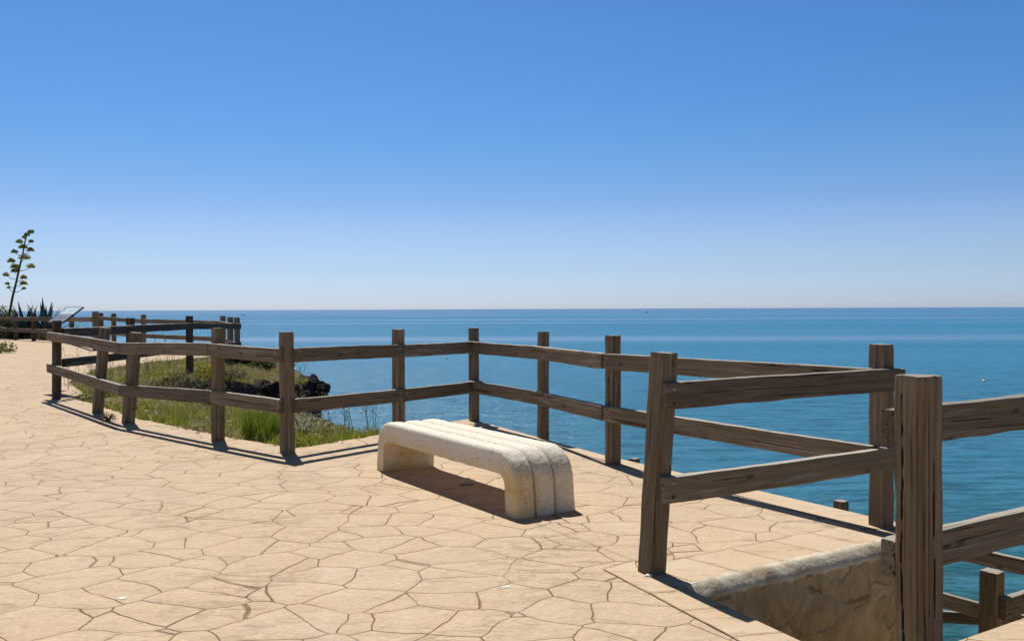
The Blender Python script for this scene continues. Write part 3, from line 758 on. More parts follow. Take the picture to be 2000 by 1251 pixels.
H = {'a': (1.10, .575), 'b': (1.065, .53), 'c': (1.035, .50), 'd': (1.085, .56), 'e': (1.063, .55), 'f': (1.045, .535), 'g': (1.040, .53), 'h': (1.036, .53), 'i': (1.034, .55), 'j': (1.05, .54), 'k': (1.05, .54)}
EXT = {'ab': (.14, .005), 'bc': (.0, .02), 'cd': (-.02, -.008), 'de': (-.008, .02), 'ef': (-.02, -.035), 'fg': (.03, .03), 'gh': (-.02, -.008), 'hi': (-.008, -.008), 'ij': (-.008, .0)}
for a, b in zip(keys[:-2], keys[1:-1]):
    home = HOME
    if a == 'e' or a == 'f': home = (1.0, 8.0)
    if a in 'ghi': home = (-1.0, 7.0)
    fence_span(TF[a], TF[b], home, H[a], H[b], off=0.088, ext=EXT[a + b], parent=tf, bolts=[0.05, -0.05])
# the two rails across the stair head, on the stair side of their posts
n = norm_to(TF['k'], TF['j'], (2.5, 3.0)); off = 0.088
pa = (TF['k'][0] + n.x * off, TF['k'][1] + n.y * off); pb = (TF['j'][0] + n.x * off, TF['j'][1] + n.y * off)
for zt in (1.05, .54):
    rail(pa, pb, zt, n, tf, th=0.062, ext=(-0.005 if zt > 1 else 0.0, 0.09), bolts=[0.055, -0.06])

# --- near fence on the right: one big cracked post and two rails running off to the right
bigp = (1.556, 3.425)
nf = empty("wooden_fence", (*bigp, 0)); tag(nf, "big cracked timber post nearest the camera at right, with two thick rails", "fence", "timber post and rail fences")
post((*bigp, 0), (1.553, 3.425), 1.190, U, 0.128, M['post'], nf, per=30, chamfer=0.013, step=0.014,
     cracks=[(7.0, 0.034, 0.25, 1.40, 5.0), (46, 0.040, 0.80, 1.14, 1.2), (47, 0.036, 0.50, 0.80, 1.2), (37, 0.008, 0.25, 1.43, 0.8), (26, 0.006, 0.25, 1.43, 0.8), (18, 0.005, 0.5, 1.2, 2.5), (82, 0.02, 0.2, 1.3, 2.0), (108, 0.02, .3, 1.3, 2.0)])
BP = nf.children[0]
nY = Vector((U.y, -U.x, 0))
for z_ in (0.985, 0.912, 0.47, 0.40):
    for o_ in (-0.030, 0.022):
        b_ = bpy.data.objects.new("bolt", BOLTD); COL.objects.link(b_)
        W = Matrix.Translation(Vector((*bigp, z_ + random.uniform(-.006, .006))) + nY * 0.0655 + U * o_) @ nY.to_track_quat('Z', 'Y').to_matrix().to_4x4()
        b_.parent = BP; b_.matrix_local = BP.matrix_local.inverted() @ Matrix.Translation(-nf.location) @ W
far = NV * 0.097
ra = Vector((*bigp, 0)) + far - U * 0.052; rb = Vector((*bigp, 0)) + far + U * 2.9
for zt in (1.055, .548):
    rail(ra.xy, rb.xy, zt, (-NV.x, -NV.y), nf, th=0.062, ht=0.148, ext=(0, 0))
p2 = Vector((*bigp, 0)) + U * 2.8
post((p2.x, p2.y, 0), p2.xy, 1.2, U, 0.12, M['post'], nf)

# --- lower fences beside the walkway under the terrace
lf = empty("wooden_fence", (3.6, 9.8, Wz)); tag(lf, "timber fence on the lower path, mostly hidden, sloping rails showing right of the big post", "fence", "timber post and rail fences")
ld = unit((0.55, -0.83, 0)); P0 = Vector((3.60, 9.80, 0))
for t in (-3.40, 0.0, 3.1):
    q = P0 + ld * t; post((q.x, q.y, Wz), q.xy, -0.665 if t < 1 else -0.7, ld, 0.12, M['post'], lf)
lo = P0 + ld * -3.4; hi = P0 + ld * 3.3
nrm = norm_to(lo, hi, (2.0, 6.0))
for zt in (-.83, -1.335):
    rail((lo + nrm * .085).xy, (hi + nrm * .085).xy, zt, nrm, lf, bolts=[0.05])
lf2 = empty("wooden_fence", (3.27, 6.10, -1.5)); tag(lf2, "small timber post low at right with a rail end bolted to its side", "fence", "timber post and rail fences")
post((3.265, 6.10, -1.55), (3.275, 6.10), -0.350, (0.80, 0.60, 0), 0.120, M['post'], lf2, cracks=[(8, .01, .3, 1.3, .5)])
ra = Vector((3.265, 6.10, 0)) + Vector((U.y, -U.x, 0)) * 0.088 - U * 0.02; rb = ra + U * 2.2
for zt in (-.51, -1.02):
    rail(ra.xy, rb.xy, zt, (U.y, -U.x), lf2, bolts=[0.05])
q = ra + U * 2.1 + NV * 0.088; post((q.x, q.y, -1.7), q.xy, -0.35, U, 0.115, M['post'], lf2)
lf3 = empty("wooden_fence", (5.6, 10.9, -3.6)); tag(lf3, "lowest timber rail seen between the big post and the small one, nearest the water", "fence", "timber post and rail fences")
for x, y in ((4.6, 11.4), (7.0, 10.9)): post((x, y, -3.6), (x, y), -2.25, (1, -.2, 0), 0.11, M['post'], lf3)
rail((4.4, 11.4), (7.4, 10.8), 0, (0, -1), lf3, za=-2.36, zb=-2.36); rail((4.4, 11.4), (7.4, 10.8), 0, (0, -1), lf3, za=-2.88, zb=-2.88)
VV = [(3.9, 10.6, -3.62), (7.9, 9.6, -3.62), (8.1, 11.2, -3.62), (4.3, 11.9, -3.62)]; VV += [(x, y, -4.6) for x, y, z in VV]
tag(mesh_obj("path", VV, [(0, 1, 2, 3), (0, 4, 5, 1), (1, 5, 6, 2), (2, 6, 7, 3), (3, 7, 4, 0)], M['concrete']), kind='structure')

# --- dark fence running away from the sign along the grass
bf = empty("wooden_fence", (-7.4, 18.0, 0)); tag(bf, "dark backlit timber fence running from the corner post away along the far grass", "fence", "timber post and rail fences")
BF = [(-7.533, 14.784), (-7.43, 17.45), (-7.42, 20.6), (-7.37, 24.0)]
for (x, y), zt, sd_ in zip(BF[1:], (1.305, 1.32, 1.25), (.125, .125, .125)):
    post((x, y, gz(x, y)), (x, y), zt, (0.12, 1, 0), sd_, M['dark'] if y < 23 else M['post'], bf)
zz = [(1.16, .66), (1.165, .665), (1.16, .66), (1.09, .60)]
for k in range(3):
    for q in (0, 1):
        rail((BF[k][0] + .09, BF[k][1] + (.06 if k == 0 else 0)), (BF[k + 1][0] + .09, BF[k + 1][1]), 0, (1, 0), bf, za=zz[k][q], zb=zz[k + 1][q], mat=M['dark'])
# --- far fence round the lookout and on to the left
ff = empty("wooden_fence", (-12.7, 31.0, .1)); tag(ff, "distant timber fence along the far edge of the promenade against the sea", "fence", "timber post and rail fences")
FFP = [(-7.37, 24.0), (-8.18, 26.0), (-9.04, 28.0), (-12.75, 31.0), (-14.67, 33.0), (-15.6, 34.0), (-13.95, 30.0)]
for (x, y), zt in zip(FFP[1:6], (1.25, 1.27, 1.305, 1.34, 1.36)):
    post((x, y, lift(y)), (x, y), zt, (-.8, .6, 0), .13, M['post'], ff)
rr = [((-7.37, 24.0), (-9.04, 28.0), 1.085, 1.11), ((-9.04, 28.0), (-12.75, 31.0), 1.11, 1.15), ((-12.75, 31.0), (-15.6, 34.0), 1.15, 1.24)]
for a, b, z0, z1 in rr:
    nn = norm_to(a, b, (-14, 24))
    for dz in (0, -.5):
        rail((a[0] + nn.x * .09, a[1] + nn.y * .09), (b[0] + nn.x * .09, b[1] + nn.y * .09), 0, nn, ff, za=z0 + dz, zb=z1 + dz)
# --- far left fence in front of the agaves
fl = empty("wooden_fence", (-20.0, 38.0, .15)); tag(fl, "faraway timber fence at the left edge with agaves behind it", "fence", "timber post and rail fences")
FL = [(-13.95, 30.0), (-17.7, 36.0), (-20.6, 38.6), (-22.15, 40.0), (-25.3, 42.2), (-28.3, 44.3)]
for (x, y), zt in zip(FL, (1.42, 1.33, 1.35, 1.36, 1.38, 1.40)):
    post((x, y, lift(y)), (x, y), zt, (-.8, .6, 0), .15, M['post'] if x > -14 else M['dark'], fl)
for k in range(len(FL) - 1):
    z0 = 1.24 if k == 0 else 1.18; a, b = FL[k], FL[k + 1]; nn = norm_to(a, b, (-20, 20))
    for dz in (0, -.50):
        rail((a[0] + nn.x * .09, a[1] + nn.y * .09), (b[0] + nn.x * .09, b[1] + nn.y * .09), 0, nn, fl, za=z0 + dz, zb=1.18 + dz, th=.07, ht=.17, mat=M['rail'] if k == 0 else M['dim'])

# ------------------------------------------------------------------ stone bench
BL, BW, BH = 2.335, 0.515, 0.452
ang = math.radians(123.0)
broot = empty("stone_bench", (0.03, 6.156, 0)); tag(broot, "pale rough stone bench with rounded ends and three grooved bands, standing on the paved terrace", "bench")
def outer_path():
    R = 0.25; bat = 0.022; pts = []
    for k in range(9): t = k / 9; pts.append((bat * t ** 1.3, (BH - R) * t))
    for k in range(17):
        a = math.pi - (math.pi / 2) * k / 16
        cx, cz = bat + R, BH - R; e = 0.92
        ca, sa = math.cos(a), math.sin(a)
        pts.append((cx - R * abs(ca) ** e, cz + R * abs(sa) ** e))
    x0 = pts[-1][0]; 
    mid = [(x0 + (BL / 2 - x0) * k / 14, BH + 0.0) for k in range(1, 15)]
    half = pts + mid
    return half + [(BL - x, z) for x, z in reversed(half[:-1])]
def inner_path(n):
    T0, T1, TB = 0.150, 0.165, 0.172; r = 0.075; pts = []
    zi = BH - TB
    for k in range(9): t = k / 9; pts.append((T0 + (T1 - T0) * t, (zi - r) * t))
    for k in range(17):
        a = math.pi - (math.pi / 2) * k / 16
        pts.append((T1 + r + r * math.cos(a), zi - r + r * math.sin(a)))
    x0 = pts[-1][0]
    half = pts + [(x0 + (BL / 2 - x0) * k / 14, zi) for k in range(1, 15)]
    return half + [(BL - x, z) for x, z in reversed(half[:-1])]
op = outer_path(); ip = inner_path(len(op)); assert len(op) == len(ip)
def resample(path, k):
    out = []
    for a, b in zip(path[:-1], path[1:]):
        for j in range(k): out.append((a[0] + (b[0] - a[0]) * j / k, a[1] + (b[1] - a[1]) * j / k))
    return out + [path[-1]]
op = resample(op, 3); ip = resample(ip, 3)
NT_ = 54
def band_profile(t):
    """inward depth of the surface at width fraction t: three cushions with grooves, rounded outer arrises"""
    y = t * BW; d = 0.0
    for g in (BW / 3, 2 * BW / 3):
        q = abs(y - g); d += 0.024 * math.exp(-(q / 0.0075) ** 2) + 0.014 * math.exp(-(q / 0.030) ** 2)
    e = min(y, BW - y); r = 0.034
    if e < r: d += r - math.sqrt(max(0, r * r - (r - e) ** 2))
    return d
ts = sorted(set([0, .003, .008, .016, .028, .045, .06, .075] + [k / 36 for k in range(3, 34)] + [1/3 - .012, 1/3 - .006, 1/3, 1/3 + .006, 1/3 + .012, 2/3 - .012, 2/3 - .006, 2/3, 2/3 + .006, 2/3 + .012] + [.925, .94, .955, .972, .984, .992, .997, 1.0]))
VV = []; FF = []
nin = 12
per = len(ts) + nin
for i, ((ox_, oz), (ix, iz)) in enumerate(zip(op, ip)):
    a = op[max(0, i - 1)]; b = op[min(len(op) - 1, i + 1)]; tx, tz = b[0] - a[0], b[1] - a[1]; l = math.hypot(tx, tz); nxo, nzo = -tz / l, tx / l
    if i == 0: nxo, nzo = -1, 0
    if i == len(op) - 1: nxo, nzo = 1, 0
    for t in ts:
        d = band_profile(t)
        x = ox_ - nxo * d; z = oz - nzo * d; y = t * BW
        m = 0.0030 * noise.fractal(Vector((x * 26, y * 26, z * 26)), 0.7, 2, 4) + 0.002 * noise.noise(Vector((x * 3, y * 3, z * 3)))
        VV.append((x + nxo * m, y + m * .6, max(0, z + nzo * m)))
    for k in range(nin):
        t = 1 - k / (nin - 1); y = t * BW; rr_ = 0.010 if k in (0, nin - 1) else 0
        m = 0.004 * noise.fractal(Vector((ix * 12, y * 12, iz * 12 + 5)), 0.8, 2, 3)
        VV.append((ix + m, min(BW - .002, max(.002, y)), max(0, iz + m)))
n = len(op)
for i in range(n - 1):
    for k in range(per):
        a = i * per + k; b = i * per + (k + 1) % per; FF.append((a, a + per, b + per, b))
FF.append(tuple(range(per))); FF.append(tuple(reversed(range((n - 1) * per, n * per))))
me = bpy.data.meshes.new("bench_body"); me.from_pydata(VV, [], FF); me.materials.append(M['bench']); me.materials.append(M['bench_in'])
me.polygons.foreach_set('material_index', [1 if (fi < (n - 1) * per and len(ts) <= fi % per < per - 1) else 0 for fi in range(len(FF))])
me.polygons.foreach_set('use_smooth', [True] * len(me.polygons)); me.update()
try: me.set_sharp_from_angle(angle=math.radians(50))
except Exception: pass
bo = bpy.data.objects.new("bench_body", me); COL.objects.link(bo)
# local x runs from the near end to the far end, local y across towards the sea side
xd = Vector((math.cos(ang), math.sin(ang), 0)); yd = Vector((math.cos(ang - math.pi / 2), math.sin(ang - math.pi / 2), 0))
bo.parent = broot; bo.matrix_local = Matrix((xd, yd, Vector((0, 0, 1)))).transposed().to_4x4()
fl_ = bmesh.new(); fl_.from_mesh(me); bmesh.ops.recalc_face_normals(fl_, faces=fl_.faces[:]); fl_.to_mesh(me); fl_.free()

def lump(name, c, r, sq, mat, seed, lab, cat, group=None, sub=3, amp=.25):
    bm = bmesh.new(); bmesh.ops.create_icosphere(bm, subdivisions=sub, radius=1)
    for v in bm.verts:
        k = 1 + amp * noise.fractal(v.co * 1.4 + Vector((seed, 0, 0)), 0.8, 2, 4) + amp * .5 * noise.cell(v.co * 1.3 + Vector((seed, 3, 1)))
        v.co = Vector((v.co.x * r[0] * k, v.co.y * r[1] * k, v.co.z * r[2] * k))
    me = bpy.data.meshes.new(name); bm.to_mesh(me); bm.free(); me.materials.append(mat)
    o = bpy.data.objects.new(name, me); COL.objects.link(o); o.location = c; tag(o, lab, cat, group); return o
lump("loose_stone", (-0.375, 7.40, 0.022), (.062, .048, .028), 1, M['pebble'], 4, "small pale loose stone lying in the shadow under the bench", "stone")

lump("paving_chip", (-1.97, 4.50, 0.002), (.024, .016, .003), 1, M['chip'], 14, "tiny whitish chip lying alone on the paving at lower left", "chip", sub=2)
lump("paving_chip", (-0.035, 4.66, 0.002), (.024, .016, .003), 1, M['chip'], 15, "tiny whitish chip on the paving in front of the bench, lower centre", "chip", sub=2)
lump("paving_chip", (0.735, 4.825, 0.008), (.022, .016, .010), 1, M['chip'], 16, "tiny white chip at the foot of the post at the stair head", "chip", sub=2)

# ------------------------------------------------------------------ information panel
sg = empty("information_sign", (-8.07, 15.93, lift(15.93))); tag(sg, "tilted information panel with a thin dark frame on a pedestal behind the corner fence post", "sign")
TR = Vector((-7.60, 15.90, 1.518)); TL = Vector((-8.145, 16.43, 1.518)); BR = Vector((-7.835, 15.635, 1.25)); BLc = TL + BR - TR
nn = (TR - TL).cross(BR - TL).normalized()
if nn.z < 0: nn = -nn
def slab(name, corners, th, mat, root, nrm):
    VV = [c - root.location for c in corners] + [c - nrm * th - root.location for c in corners]
    FF = [(0, 1, 2, 3), (7, 6, 5, 4), (0, 4, 5, 1), (1, 5, 6, 2), (2, 6, 7, 3), (3, 7, 4, 0)]
    return mesh_obj(name, VV, FF, mat, root)
slab("backing_board", [TL, TR, BR, BLc], 0.022, M['frame'], sg, nn)
def lerp2(u, v): return TL + (TR - TL) * u + (BLc - TL) * v
def strip(u0, u1, v0, v1, up=0.002): return [lerp2(u0, v0) + nn * up, lerp2(u1, v0) + nn * up, lerp2(u1, v1) + nn * up, lerp2(u0, v1) + nn * up]
s = NT("sign_print"); p = s.obj(); nse = s.noise(p, 14, 4, .6)
skyc = s.done(s.mix(s.ramp(nse, [(.4, 0.), (.6, 1.)]), (0.55, 0.82, 0.82), (0.90, 0.94, 0.90)), 0.25, None, 0.5)
s = NT("sign_photo"); p = s.obj(); nse = s.noise(p, 11, 5, .65)
landc = s.done(s.mix(s.ramp(nse, [(.4, 0.), (.6, 1.)]), (0.20, 0.17, 0.14), (0.45, 0.42, 0.40)), 0.25, None, 0.5)
for nm, a, mt in (("printed_map", (0.04, .96, .04, .48), skyc), ("printed_photo", (0.04, .96, .481, .96), landc)):
    c = strip(*a); VV = [q - sg.location for q in c] + [q - nn * .0015 - sg.location for q in c]
    mesh_obj(nm, VV, [(0, 1, 2, 3), (0, 4, 5, 1), (1, 5, 6, 2), (2, 6, 7, 3), (3, 7, 4, 0)], mt, sg)
def boxm(name, x0, x1, y0, y1, z0, z1, mat, root):
    VV = [(x, y, z) for z in (z0, z1) for x, y in ((x0, y0), (x1, y0), (x1, y1), (x0, y1))]
    return mesh_obj(name, VV, [(3, 2, 1, 0), (4, 5, 6, 7), (0, 1, 5, 4), (1, 2, 6, 5), (2, 3, 7, 6), (3, 0, 4, 7)], mat, root)
boxm("pedestal", -.03, .03, -.03, .03, -.05, 1.235, M['frame'], sg)
boxm("foot_plate", -.09, .09, -.09, .09, 0.0, .012, M['frame'], sg)

# ------------------------------------------------------------------ vegetation
def scatter(n, poly, dens=None):
    poly = np.array(poly); mn = poly.min(0); mx = poly.max(0); out = []
    while len(out) < n:
        P = rng.uniform(mn, mx, (n * 2, 2)); m = poly_sd(P, poly) > 0
        if dens is not None: m &= rng.random(len(P)) < dens(P)
        out.extend(P[m].tolist())
    return np.array(out[:n])
def blades(P, hmin, hmax, wid, lean, cols, zoff=0.0, curve=.35, heights=None):
    """each blade: a bent strip of three triangles"""
    n = len(P); z = np.array([gz(x, y) for x, y in P]) + zoff - .02
    h = rng.uniform(hmin, hmax, n) if heights is None else heights; a = rng.uniform(0, 2 * np.pi, n); b = rng.uniform(0, 2 * np.pi, n)
    w = wid * rng.uniform(.6, 1.4, n); ln = lean * rng.uniform(.2, 1, n) * h
    dx, dy = np.cos(a) * w / 2, np.sin(a) * w / 2; lx, ly = np.cos(b) * ln, np.sin(b) * ln
    V = np.empty((n, 5, 3))
    V[:, 0] = np.column_stack([P[:, 0] - dx, P[:, 1] - dy, z]); V[:, 1] = np.column_stack([P[:, 0] + dx, P[:, 1] + dy, z])
    V[:, 2] = np.column_stack([P[:, 0] - dx * .8 + lx * curve, P[:, 1] - dy * .8 + ly * curve, z + h * .55])
    V[:, 3] = np.column_stack([P[:, 0] + dx * .8 + lx * curve, P[:, 1] + dy * .8 + ly * curve, z + h * .55])
    V[:, 4] = np.column_stack([P[:, 0] + lx, P[:, 1] + ly, z + h])
    base = (np.arange(n) * 5)[:, None]
    F = np.concatenate([base + [0, 1, 3], base + [0, 3, 2], base + [2, 3, 4]])
    ci = rng.integers(0, len(cols), n); c = np.array(cols)[ci] * rng.uniform(.75, 1.25, (n, 1))
    return V.reshape(-1, 3), F, np.repeat(c, 5, axis=0)
GRASS = [(-7.35, 15.0), (-5.78, 13.0), (-4.86, 11.85), (-3.24, 10.27), (-2.30, 9.42), (-2.0, 9.72), (-1.84, 10.0), (-1.5, 10.5), (-1.5, 10.75), (-2.05, 11.5), (-2.55, 12.9), (-3.1, 14.4),
         (-3.9, 15.9), (-5.0, 16.5), (-6.1, 16.9), (-6.9, 17.9), (-6.4, 19.0), (-5.4, 19.4), (-4.75, 20.2), (-4.6, 21.1), (-5.5, 22.8), (-6.2, 24.5), (-7.2, 27.0), (-8.4, 29.0),
         (-8.5, 26.2), (-9.0, 24.6), (-9.5, 22.6), (-9.4, 20.0), (-8.7, 17.6), (-7.5, 15.6)]
def patchy(sc, lo, hi, seed):
    def fn(P):
        v = np.array([noise.noise(Vector((x * sc, y * sc, seed))) * .5 + .5 for x, y in P]); return np.clip((v - lo) / (hi - lo), 0.04, 1)
    return fn
GREEN = [(.25, .31, .03), (.31, .36, .04), (.38, .39, .06), (.15, .20, .02), (.46, .42, .12)]
DRY = [(.50, .40, .24), (.40, .31, .18), (.60, .50, .34), (.32, .22, .14), (.44, .33, .26)]
parts = []
Pa = scatter(34000, GRASS, patchy(1.6, .40, .56, 2)); parts.append(blades(Pa, .03, .11, .011, .8, GREEN))
near_b = lambda P: (P[:, 1] < 14.5) * patchy(1.3, .42, .6, 11)(P)
Pb = scatter(9000, GRASS, near_b); parts.append(blades(Pb, .07, .19, .008, .55, GREEN))
Pt = scatter(900, [(-3.1, 10.2), (-2.75, 9.95), (-2.6, 10.4), (-3.0, 10.9)]); parts.append(blades(Pt, .18, .42, .009, .35, [(.15, .22, .02), (.22, .28, .03)]))
VV = np.concatenate([p_[0] for p_ in parts]); o_ = 0; Fs = []
for p_ in parts: Fs.append(p_[1] + o_); o_ += len(p_[0])
tag(fast_mesh("grass", VV, np.concatenate(Fs), M['leaf'], colors=np.concatenate([p_[2] for p_ in parts])),
    "fresh green grass growing on the ledge behind the fence", "grass", kind='stuff')
parts = []
Pc = scatter(21000, GRASS, patchy(.8, .50, .66, 31)); parts.append(blades(Pc, .04, .13, .008, .9, DRY))
Pd = scatter(1500, GRASS, patchy(1.7, .45, .70, 77)); parts.append(blades(Pd, .16, .34, .006, .4, DRY))
VV = np.concatenate([p_[0] for p_ in parts]); o_ = 0; Fs = []
for p_ in parts: Fs.append(p_[1] + o_); o_ += len(p_[0])
tag(fast_mesh("dry_grass", VV, np.concatenate(Fs), M['leaf'], colors=np.concatenate([p_[2] for p_ in parts])),
    "dry straw coloured grass mixed into the green ledge", "dry grass", kind='stuff')
# low leafy ground cover
def leaf_cloud(C, n, R, size, cols, seed=0, flat=1.0, shell=.35):
    """n small leaves spread through an uneven ellipsoid"""
    g = np.random.default_rng(seed); d = g.normal(size=(n, 3)); d /= np.linalg.norm(d, axis=1)[:, None]; d[:, 2] = np.abs(d[:, 2]) * flat
    amp = np.array([1 + .35 * noise.noise(Vector(v) * 2.1 + Vector((seed, 0, 0))) for v in d])
    r = (shell + (1 - shell) * g.random(n) ** .5) * amp; c = np.array(C) + d * r[:, None] * np.array(R)
    a = g.normal(size=(n, 3)); a /= np.linalg.norm(a, axis=1)[:, None]; b = np.cross(a, g.normal(size=(n, 3))); b /= np.linalg.norm(b, axis=1)[:, None]
    s_ = size * g.uniform(.6, 1.4, (n, 1))
    V = np.empty((n, 4, 3)); V[:, 0] = c - a * s_; V[:, 1] = c + b * s_ * .4; V[:, 2] = c + a * s_; V[:, 3] = c - b * s_ * .4
    base = (np.arange(n) * 4)[:, None]; F = base + [0, 1, 2, 3]
    c2 = np.array(cols)[g.integers(0, len(cols), n)] * g.uniform(.75, 1.25, (n, 1))
    return V.reshape(-1, 3), F, np.repeat(c2, 4, axis=0)
def merge(parts):
    VV = np.concatenate([p_[0] for p_ in parts]); o_ = 0; Fs = []
    for p_ in parts: Fs.append(p_[1] + o_); o_ += len(p_[0])
    return VV, np.concatenate(Fs), np.concatenate([p_[2] for p_ in parts])
def clumps(name, spots, cols, n, R, size, lab, cat, seed):
    pr = []
    for i, (x, y) in enumerate(spots):
        k = random.uniform(.7, 1.35); pr.append(leaf_cloud((x, y, gz(x, y)), n, (R[0] * k, R[1] * k, R[2] * k), size, cols, seed + i))
    V_, F_, C_ = merge(pr); return tag(fast_mesh(name, V_, F_, M['leaf'], colors=C_), lab, cat, kind='stuff')
sp = scatter(240, GRASS, patchy(1.5, .42, .6, 50))
clumps("ground_cover", sp, [(.20, .27, .02), (.27, .34, .03), (.34, .37, .05), (.42, .38, .12)], 110, (.20, .20, .10), .020, "low leafy green ground cover along the paving edge", "ground cover", 200)
sp = scatter(130, GRASS, patchy(1.3, .45, .6, 91))
clumps("dry_ground_cover", sp, [(.38, .29, .18), (.46, .36, .24), (.26, .19, .11), (.34, .24, .20)], 110, (.24, .24, .12), .016, "brown withered ground cover between the grass", "dry ground cover", 400)

fs = scatter(46, GRASS, lambda P: (P[:, 1] < 15) * 1.0)
pr = [leaf_cloud((x, y, gz(x, y) + random.uniform(.06, .16)), 9, (.022, .022, .012), .014, [(.80, .76, .74), (.78, .62, .66)] if random.random() < .6 else [(.75, .60, .06)], 700 + i, shell=.3) for i, (x, y) in enumerate(fs)]
V_, F_, C_ = merge(pr); tag(fast_mesh("small_flowers", V_, F_, M['petal'], colors=C_), "tiny pale and yellow flowers scattered through the near grass", "small flowers", kind='stuff')

def shrub(name, x, y, R, n, size, cols, lab, cat, group=None, seed=0, stems=6, stemcol=None, z=None, twig=.012):
    z = gz(x, y) if z is None else z
    root = empty(name, (x, y, z)); tag(root, lab, cat, group)
    V_, F_, C_ = leaf_cloud((0, 0, R[2] * .12), n, R, size, cols, seed, shell=.2)
    fast_mesh("foliage", V_, F_, M['leaf'], root, C_)
    pr = []; g = random.Random(seed)
    for k in range(stems):
        a = g.uniform(0, 6.28); e = g.uniform(.3, .8); tip = (math.cos(a) * R[0] * e, math.sin(a) * R[1] * e, R[2] * g.uniform(.5, .95))
        V1, F1 = tube([(0, 0, -.03), (tip[0] * .4, tip[1] * .4, tip[2] * .5), tip], [twig, twig * .7, twig * .3], 5); pr.append((V1, F1, np.tile(stemcol or (.12, .08, .045), (len(V1), 1))))
    V_, F_, C_ = merge(pr); fast_mesh("stem", V_, F_, M['leaf'], root, C_)
    return root
def tube(pts, rad_, k=6):
    V_ = []; 
    for i, p_ in enumerate(pts):
        p_ = Vector(p_); a = Vector(pts[max(0, i - 1)]); b = Vector(pts[min(len(pts) - 1, i + 1)]); t = (b - a).normalized()
        u = t.orthogonal().normalized() if i == 0 else (u - t * u.dot(t)).normalized(); w = t.cross(u)
        for j in range(k):
            an = 2 * math.pi * j / k; V_.append(p_ + (u * math.cos(an) + w * math.sin(an)) * rad_[i])
    F_ = [(i * k + j, i * k + (j + 1) % k, (i + 1) * k + (j + 1) % k, (i + 1) * k + j) for i in range(len(pts) - 1) for j in range(k)]
    return np.array([tuple(v) for v in V_]), np.array(F_)

YEL = [(.62, .42, .02), (.70, .52, .04), (.13, .18, .03), (.10, .15, .03)]
shrub("flowering_shrub", -6.55, 19.3, (.32, .30, .26), 900, .026, YEL, "low bush covered with yellow flowers left of the dark rock ledge", "yellow flowers", "yellow flowering bushes", 5)
shrub("flowering_shrub", -5.35, 19.55, (.38, .26, .22), 900, .024, YEL, "bush of yellow flowers growing over the top of the dark rock ledge", "yellow flowers", "yellow flowering bushes", 6)
shrub("flowering_shrub", -5.55, 13.45, (.20, .18, .14), 380, .020, YEL, "small patch of yellow flowers in the grass between the two leaning fence posts", "yellow flowers", "yellow flowering bushes", 8)
DG = [(.035, .065, .018), (.05, .09, .025), (.07, .11, .03)]
shrub("green_shrub", -7.05, 23.2, (.45, .40, .42), 1500, .05, DG, "dark green spiky shrub on the far ledge between two fence posts", "shrub", None, 15)
shrub("green_shrub", -6.35, 22.9, (.35, .30, .28), 900, .04, [(.09, .14, .03), (.07, .11, .03)], "mid green shrub right of the dark one on the far ledge", "shrub", None, 16)
shrub("dark_shrub", -5.75, 16.2, (.62, .42, .36), 1600, .035, [(.030, .028, .020), (.055, .045, .030), (.09, .08, .06)], "dark dead brushwood in the gully just beyond the near grass", "dead shrub", "dead brushwood in the gully", 17)
shrub("dark_shrub", -4.55, 16.0, (.50, .40, .30), 1300, .035, [(.030, .028, .020), (.055, .045, .030), (.09, .08, .06)], "dead brushwood at the seaward lip of the gully", "dead shrub", "dead brushwood in the gully", 18)
shrub("seed_head_plant", -2.75, 11.75, (.34, .34, .30), 1000, .016, [(.55, .48, .40), (.62, .58, .52), (.22, .25, .08)], "greyish white seed heads over the grass right of the corner fence post", "seed heads", None, 21, 8)
shrub("seed_head_plant", -2.15, 10.75, (.30, .30, .20), 700, .014, [(.50, .40, .26), (.42, .34, .18), (.18, .22, .05)], "pale brown tufts at the paving edge left of the bench", "dry tufts", None, 22, 6)
shrub("paving_plant", -5.30, 11.72, (.14, .12, .12), 160, .014, [(.30, .20, .12), (.22, .14, .08)], "small withered weed at the foot of the third fence post from the sign", "weed", None, 23, 7, z=0.0)
# tall thin stalks standing above the grass
def stalk_plant(x, y, n, h, spread, lab, seed, col=(.20, .17, .10)):
    z = gz(x, y); root = empty("stalk_plant", (x, y, z)); tag(root, lab, "weed", "tall thin dry weeds on the ledge")
    g = random.Random(seed)
    for k in range(n):
        pr = []; hd = []
        bx, by = g.uniform(-spread, spread), g.uniform(-spread, spread); hh = h * g.uniform(.6, 1.1); a = g.uniform(0, 6.28); l = hh * g.uniform(.05, .3)
        tip = (bx + math.cos(a) * l, by + math.sin(a) * l, hh)
        V1, F1 = tube([(bx, by, -.03), (bx + math.cos(a) * l * .3, by + math.sin(a) * l * .3, hh * .5), tip], [.0045, .0035, .002], 4); pr.append((V1, F1, np.tile(col, (len(V1), 1))))
        for q in range(2):
            t = g.uniform(.5, .9); s0 = (bx + (tip[0] - bx) * t, by + (tip[1] - by) * t, hh * t); a2 = g.uniform(0, 6.28)
            s1 = (s0[0] + math.cos(a2) * .07, s0[1] + math.sin(a2) * .07, s0[2] + .10)
            V1, F1 = tube([s0, s1], [.0025, .0015], 4); pr.append((V1, F1, np.tile(col, (len(V1), 1)))); hd.append(leaf_cloud(s1, 7, (.012, .012, .015), .010, [(.30, .24, .14), (.4, .3, .2)], seed * 31 + k * 3 + q, shell=0))
        hd.append(leaf_cloud(tip, 10, (.014, .014, .02), .011, [(.30, .24, .14), (.38, .30, .2)], seed * 17 + k, shell=0))
        sk = fast_mesh("stalk", *merge(pr)[:2], M['leaf'], root, merge(pr)[2]); fast_mesh("seed_head", *merge(hd)[:2], M['leaf'], root, merge(hd)[2])
